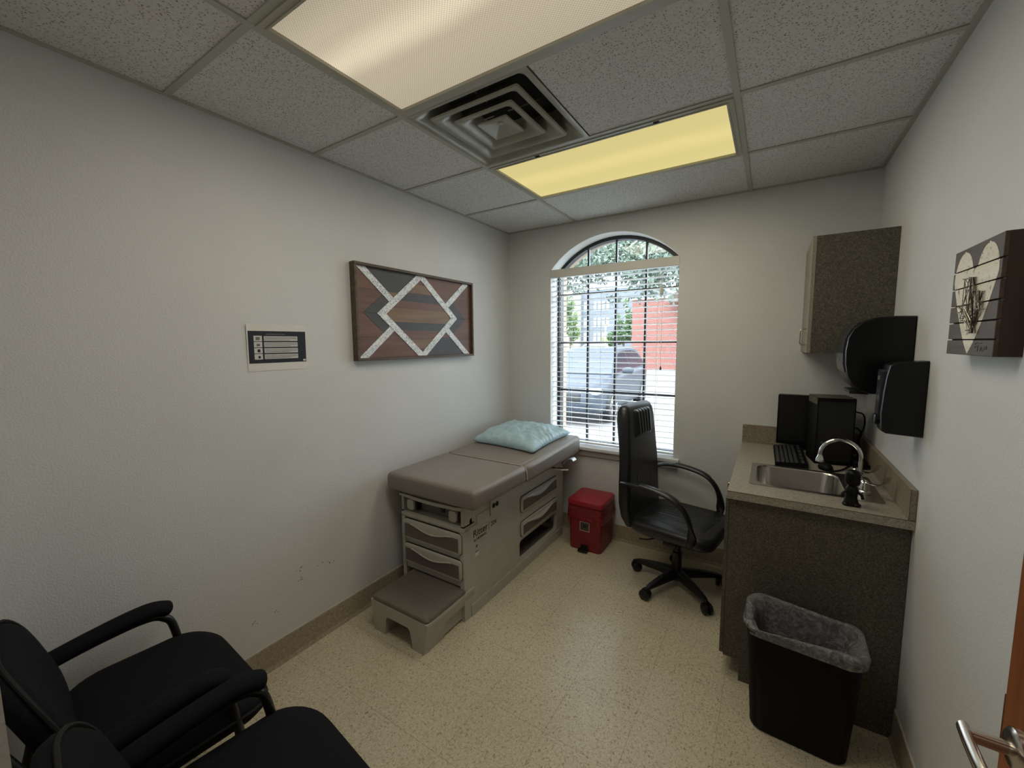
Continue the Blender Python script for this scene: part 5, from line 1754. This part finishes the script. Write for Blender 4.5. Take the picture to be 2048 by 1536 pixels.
tree('broad oak canopy overhanging the parking lot', [((-6.5, 14.5, 5.6), (2.2, 2.0, 1.0)), ((-3.7, 13.5, 4.9), (2.5, 2.0, 1.4)), ((-1.4, 14, 4.7), (2.6, 2.0, 1.6)), ((-6.0, 14, 4.9), (1.6, 1.6, 0.9)), ((-3.4, 16, 7.2), (3.6, 2.2, 1.6)), ((0.6, 14, 6.0), (2.6, 2.2, 1.8))], 23000, 0.10, LF1,
     ((( 2.6, 14, GZ),), 0.30, [[(2.6, 14, GZ), (2.5, 14, 2.5), (2.0, 14, 4.2), (0.5, 14, 5.6)], [(2.0, 14, 4.0), (-0.5, 14, 5.0), (-3.0, 14, 5.6), (-5.8, 14.3, 5.8)], [(0.2, 14, 5.2), (-2.0, 15, 6.4), (-4.0, 15.5, 7.6)]]), 11)
tree('slim pale green tree beside the apartment block', [((-13.6, 31, 4.1), (0.9, 0.9, 1.5)), ((-13.2, 31, 2.6), (0.9, 0.9, 1.1)), ((-14.2, 31, 3.2), (1.0, 0.9, 1.2))], 2600, 0.15, LF2,
     (((-13.4, 31, GZ),), 0.09, [[(-13.4, 31, GZ), (-13.4, 31, 1.6), (-13.5, 31, 3.6)], [(-13.4, 31, 1.6), (-13.0, 31, 2.6)]]), 5)
tree('bushy green tree at the corner of the brick building', [((-8.2, 30, 2.9), (0.9, 0.9, 1.5)), ((-8.7, 30, 1.9), (0.9, 0.9, 1.0)), ((-7.6, 30, 3.4), (0.8, 0.8, 1.4))], 2600, 0.15, LF3,
     (((-8.2, 30, GZ),), 0.10, [[(-8.2, 30, GZ), (-8.2, 30, 1.4), (-8.1, 30, 3.2)], [(-8.2, 30, 1.2), (-8.6, 30, 2.2)]]), 8)

# lamp post
lp = thing('lot_lamp', 'white lamp post in front of the apartment block', 'lamp post', (-15.1, 45, GZ))
bm = BM(); tube(bm, [(-15.1, 45, GZ), (-15.1, 45, 3.6)], 0.10, 8)
ob('post', bm, WTRIM, lp)
bm = BM(); box(bm, -15.1, -14.2, 44.85, 45.15, 3.55, 3.75)
ob('lamp_head', bm, WTRIM, lp)

# cars
def car(label, cat, loc, rz, col, glass, tag_s=1.0):
    t = thing('car', label, cat, loc, rz)
    P_ = M('car_paint', col, rough=0.4, var=0.04, spec=0.4)
    G_ = M('car_glass', glass, rough=0.06, spec=0.8, var=0.05)
    bm = BM(); rs = []
    for (y, hw, z0, z1) in ((-2.32, 0.66, 0.42, 0.66), (-2.26, 0.78, 0.30, 0.78), (-2.05, 0.88, 0.24, 0.90), (-1.6, 0.92, 0.22, 0.97), (-1.0, 0.93, 0.22, 1.03), (0.0, 0.94, 0.22, 1.06), (1.2, 0.94, 0.22, 1.08), (1.9, 0.92, 0.24, 1.08), (2.2, 0.86, 0.30, 1.02), (2.3, 0.78, 0.42, 0.9)):
        rs.append([(p[0], y, p[1]) for p in rr(-hw, hw, z0, z1, 0.16, 5)])
    rings(bm, rs)
    ob('body', bm, P_, t, True, local=True, ang=40)
    side = [(-1.12, 1.00), (-0.42, 1.50), (-0.10, 1.585), (0.8, 1.61), (1.55, 1.57), (1.98, 1.30), (2.12, 1.02)]
    def hw(z):
        return 0.88 - (z - 1.0) / 0.6 * 0.22
    bm = BM()
    rings(bm, [[(-hw(z), y, z) for y, z in side], [(-hw(z) * 0.9, y, z + 0.025 * (z > 1.4)) for y, z in side], [(hw(z) * 0.9, y, z + 0.025 * (z > 1.4)) for y, z in side], [(hw(z), y, z) for y, z in side]])
    ob('cabin', bm, P_, t, True, local=True, ang=30)
    for s in (-1, 1):
        for poly in ([(-0.92, 1.06), (-0.36, 1.47), (-0.05, 1.53), (0.34, 1.545), (0.34, 1.08)], [(0.40, 1.08), (0.40, 1.545), (1.05, 1.54), (1.25, 1.10)], [(1.31, 1.10), (1.12, 1.53), (1.50, 1.50), (1.86, 1.28), (1.92, 1.13)]):
            bm = BM(); rings(bm, [[(s * (hw(z) + 0.006), y, z) for y, z in poly], [(s * (hw(z) - 0.02), y, z) for y, z in poly]])
            ob('side_window', bm, G_, t, local=True)
        bm = BM(); rings(bm, [[(s * (0.96 + a), -0.75 + 0.06 * math.cos(q), 1.10 + b * math.sin(q)) for q in [2 * math.pi * i / 12 for i in range(12)]] for a, b in ((0.0, 0.06), (0.10, 0.085), (0.2, 0.08), (0.24, 0.04))])
        ob('wing_mirror', bm, P_, t, True, local=True)
        for y in (-1.42, 1.40):
            bm = BM(); lathe(bm, [(0.25, -0.11), (0.355, -0.105), (0.365, -0.05), (0.365, 0.06), (0.35, 0.10), (0.25, 0.105)], 28, T4((s * 0.86, y, 0.365), ry=s * math.pi / 2))
            w_ = ob('tyre', bm, BLK, t, True, local=True)
            bm = BM()
            lathe(bm, [(0.25, 0.09), (0.24, 0.108), (0.225, 0.098)], 28, T4((s * 0.86, y, 0.365), ry=s * math.pi / 2), cap=False)
            for k in range(5):
                a = 2 * math.pi * k / 5
                d = Vector((0, math.cos(a), math.sin(a))); n_ = Vector((0, -math.sin(a), math.cos(a)))
                x = s * (0.86 + 0.1)
                c0, c1 = Vector((x, y, 0.365)) + d * 0.03, Vector((x, y, 0.365)) + d * 0.235
                e = Vector((s * 0.012, 0, 0))
                rings(bm, [[c0 - n_ * 0.03 - e, c0 + n_ * 0.03 - e, c0 + n_ * 0.03 + e, c0 - n_ * 0.03 + e], [c1 - n_ * 0.045 - e, c1 + n_ * 0.045 - e, c1 + n_ * 0.045 + e, c1 - n_ * 0.045 + e]])
            o = ob('rim', bm, CHR); o.parent = w_
        bm = BM(); box(bm, s * 0.74 - 0.14, s * 0.74 + 0.14, -2.27, -2.02, 0.68, 0.82, bev=0.03)
        ob('headlight', bm, WINP, t, True, local=True)
        bm = BM(); box(bm, s * 0.80 - 0.06, s * 0.80 + 0.06, 2.02, 2.26, 0.85, 1.05, bev=0.02)
        ob('tail_light', bm, RED, t, True, local=True)
    bm = BM(); rings(bm, [[(-0.80, -1.10, 1.035), (0.80, -1.10, 1.035), (0.66, -0.44, 1.50), (-0.66, -0.44, 1.50)], [(-0.80, -1.08, 1.0), (0.80, -1.08, 1.0), (0.66, -0.42, 1.46), (-0.66, -0.42, 1.46)]])
    ob('windshield', bm, G_, t, local=True)
    bm = BM(); box(bm, -0.52, 0.52, -2.335, -2.25, 0.50, 0.70, bev=0.02)
    ob('grille', bm, BLK, t, True, local=True)
    return t
car('dark blue-grey car parked facing the window', 'car', (-1.86, 6.95, GZ), math.radians(2), lin(48, 54, 64), lin(34, 42, 52))
car('white car parked far across the lot', 'car', (-10.6, 32, GZ), math.radians(80), lin(196, 198, 200), lin(96, 104, 110))
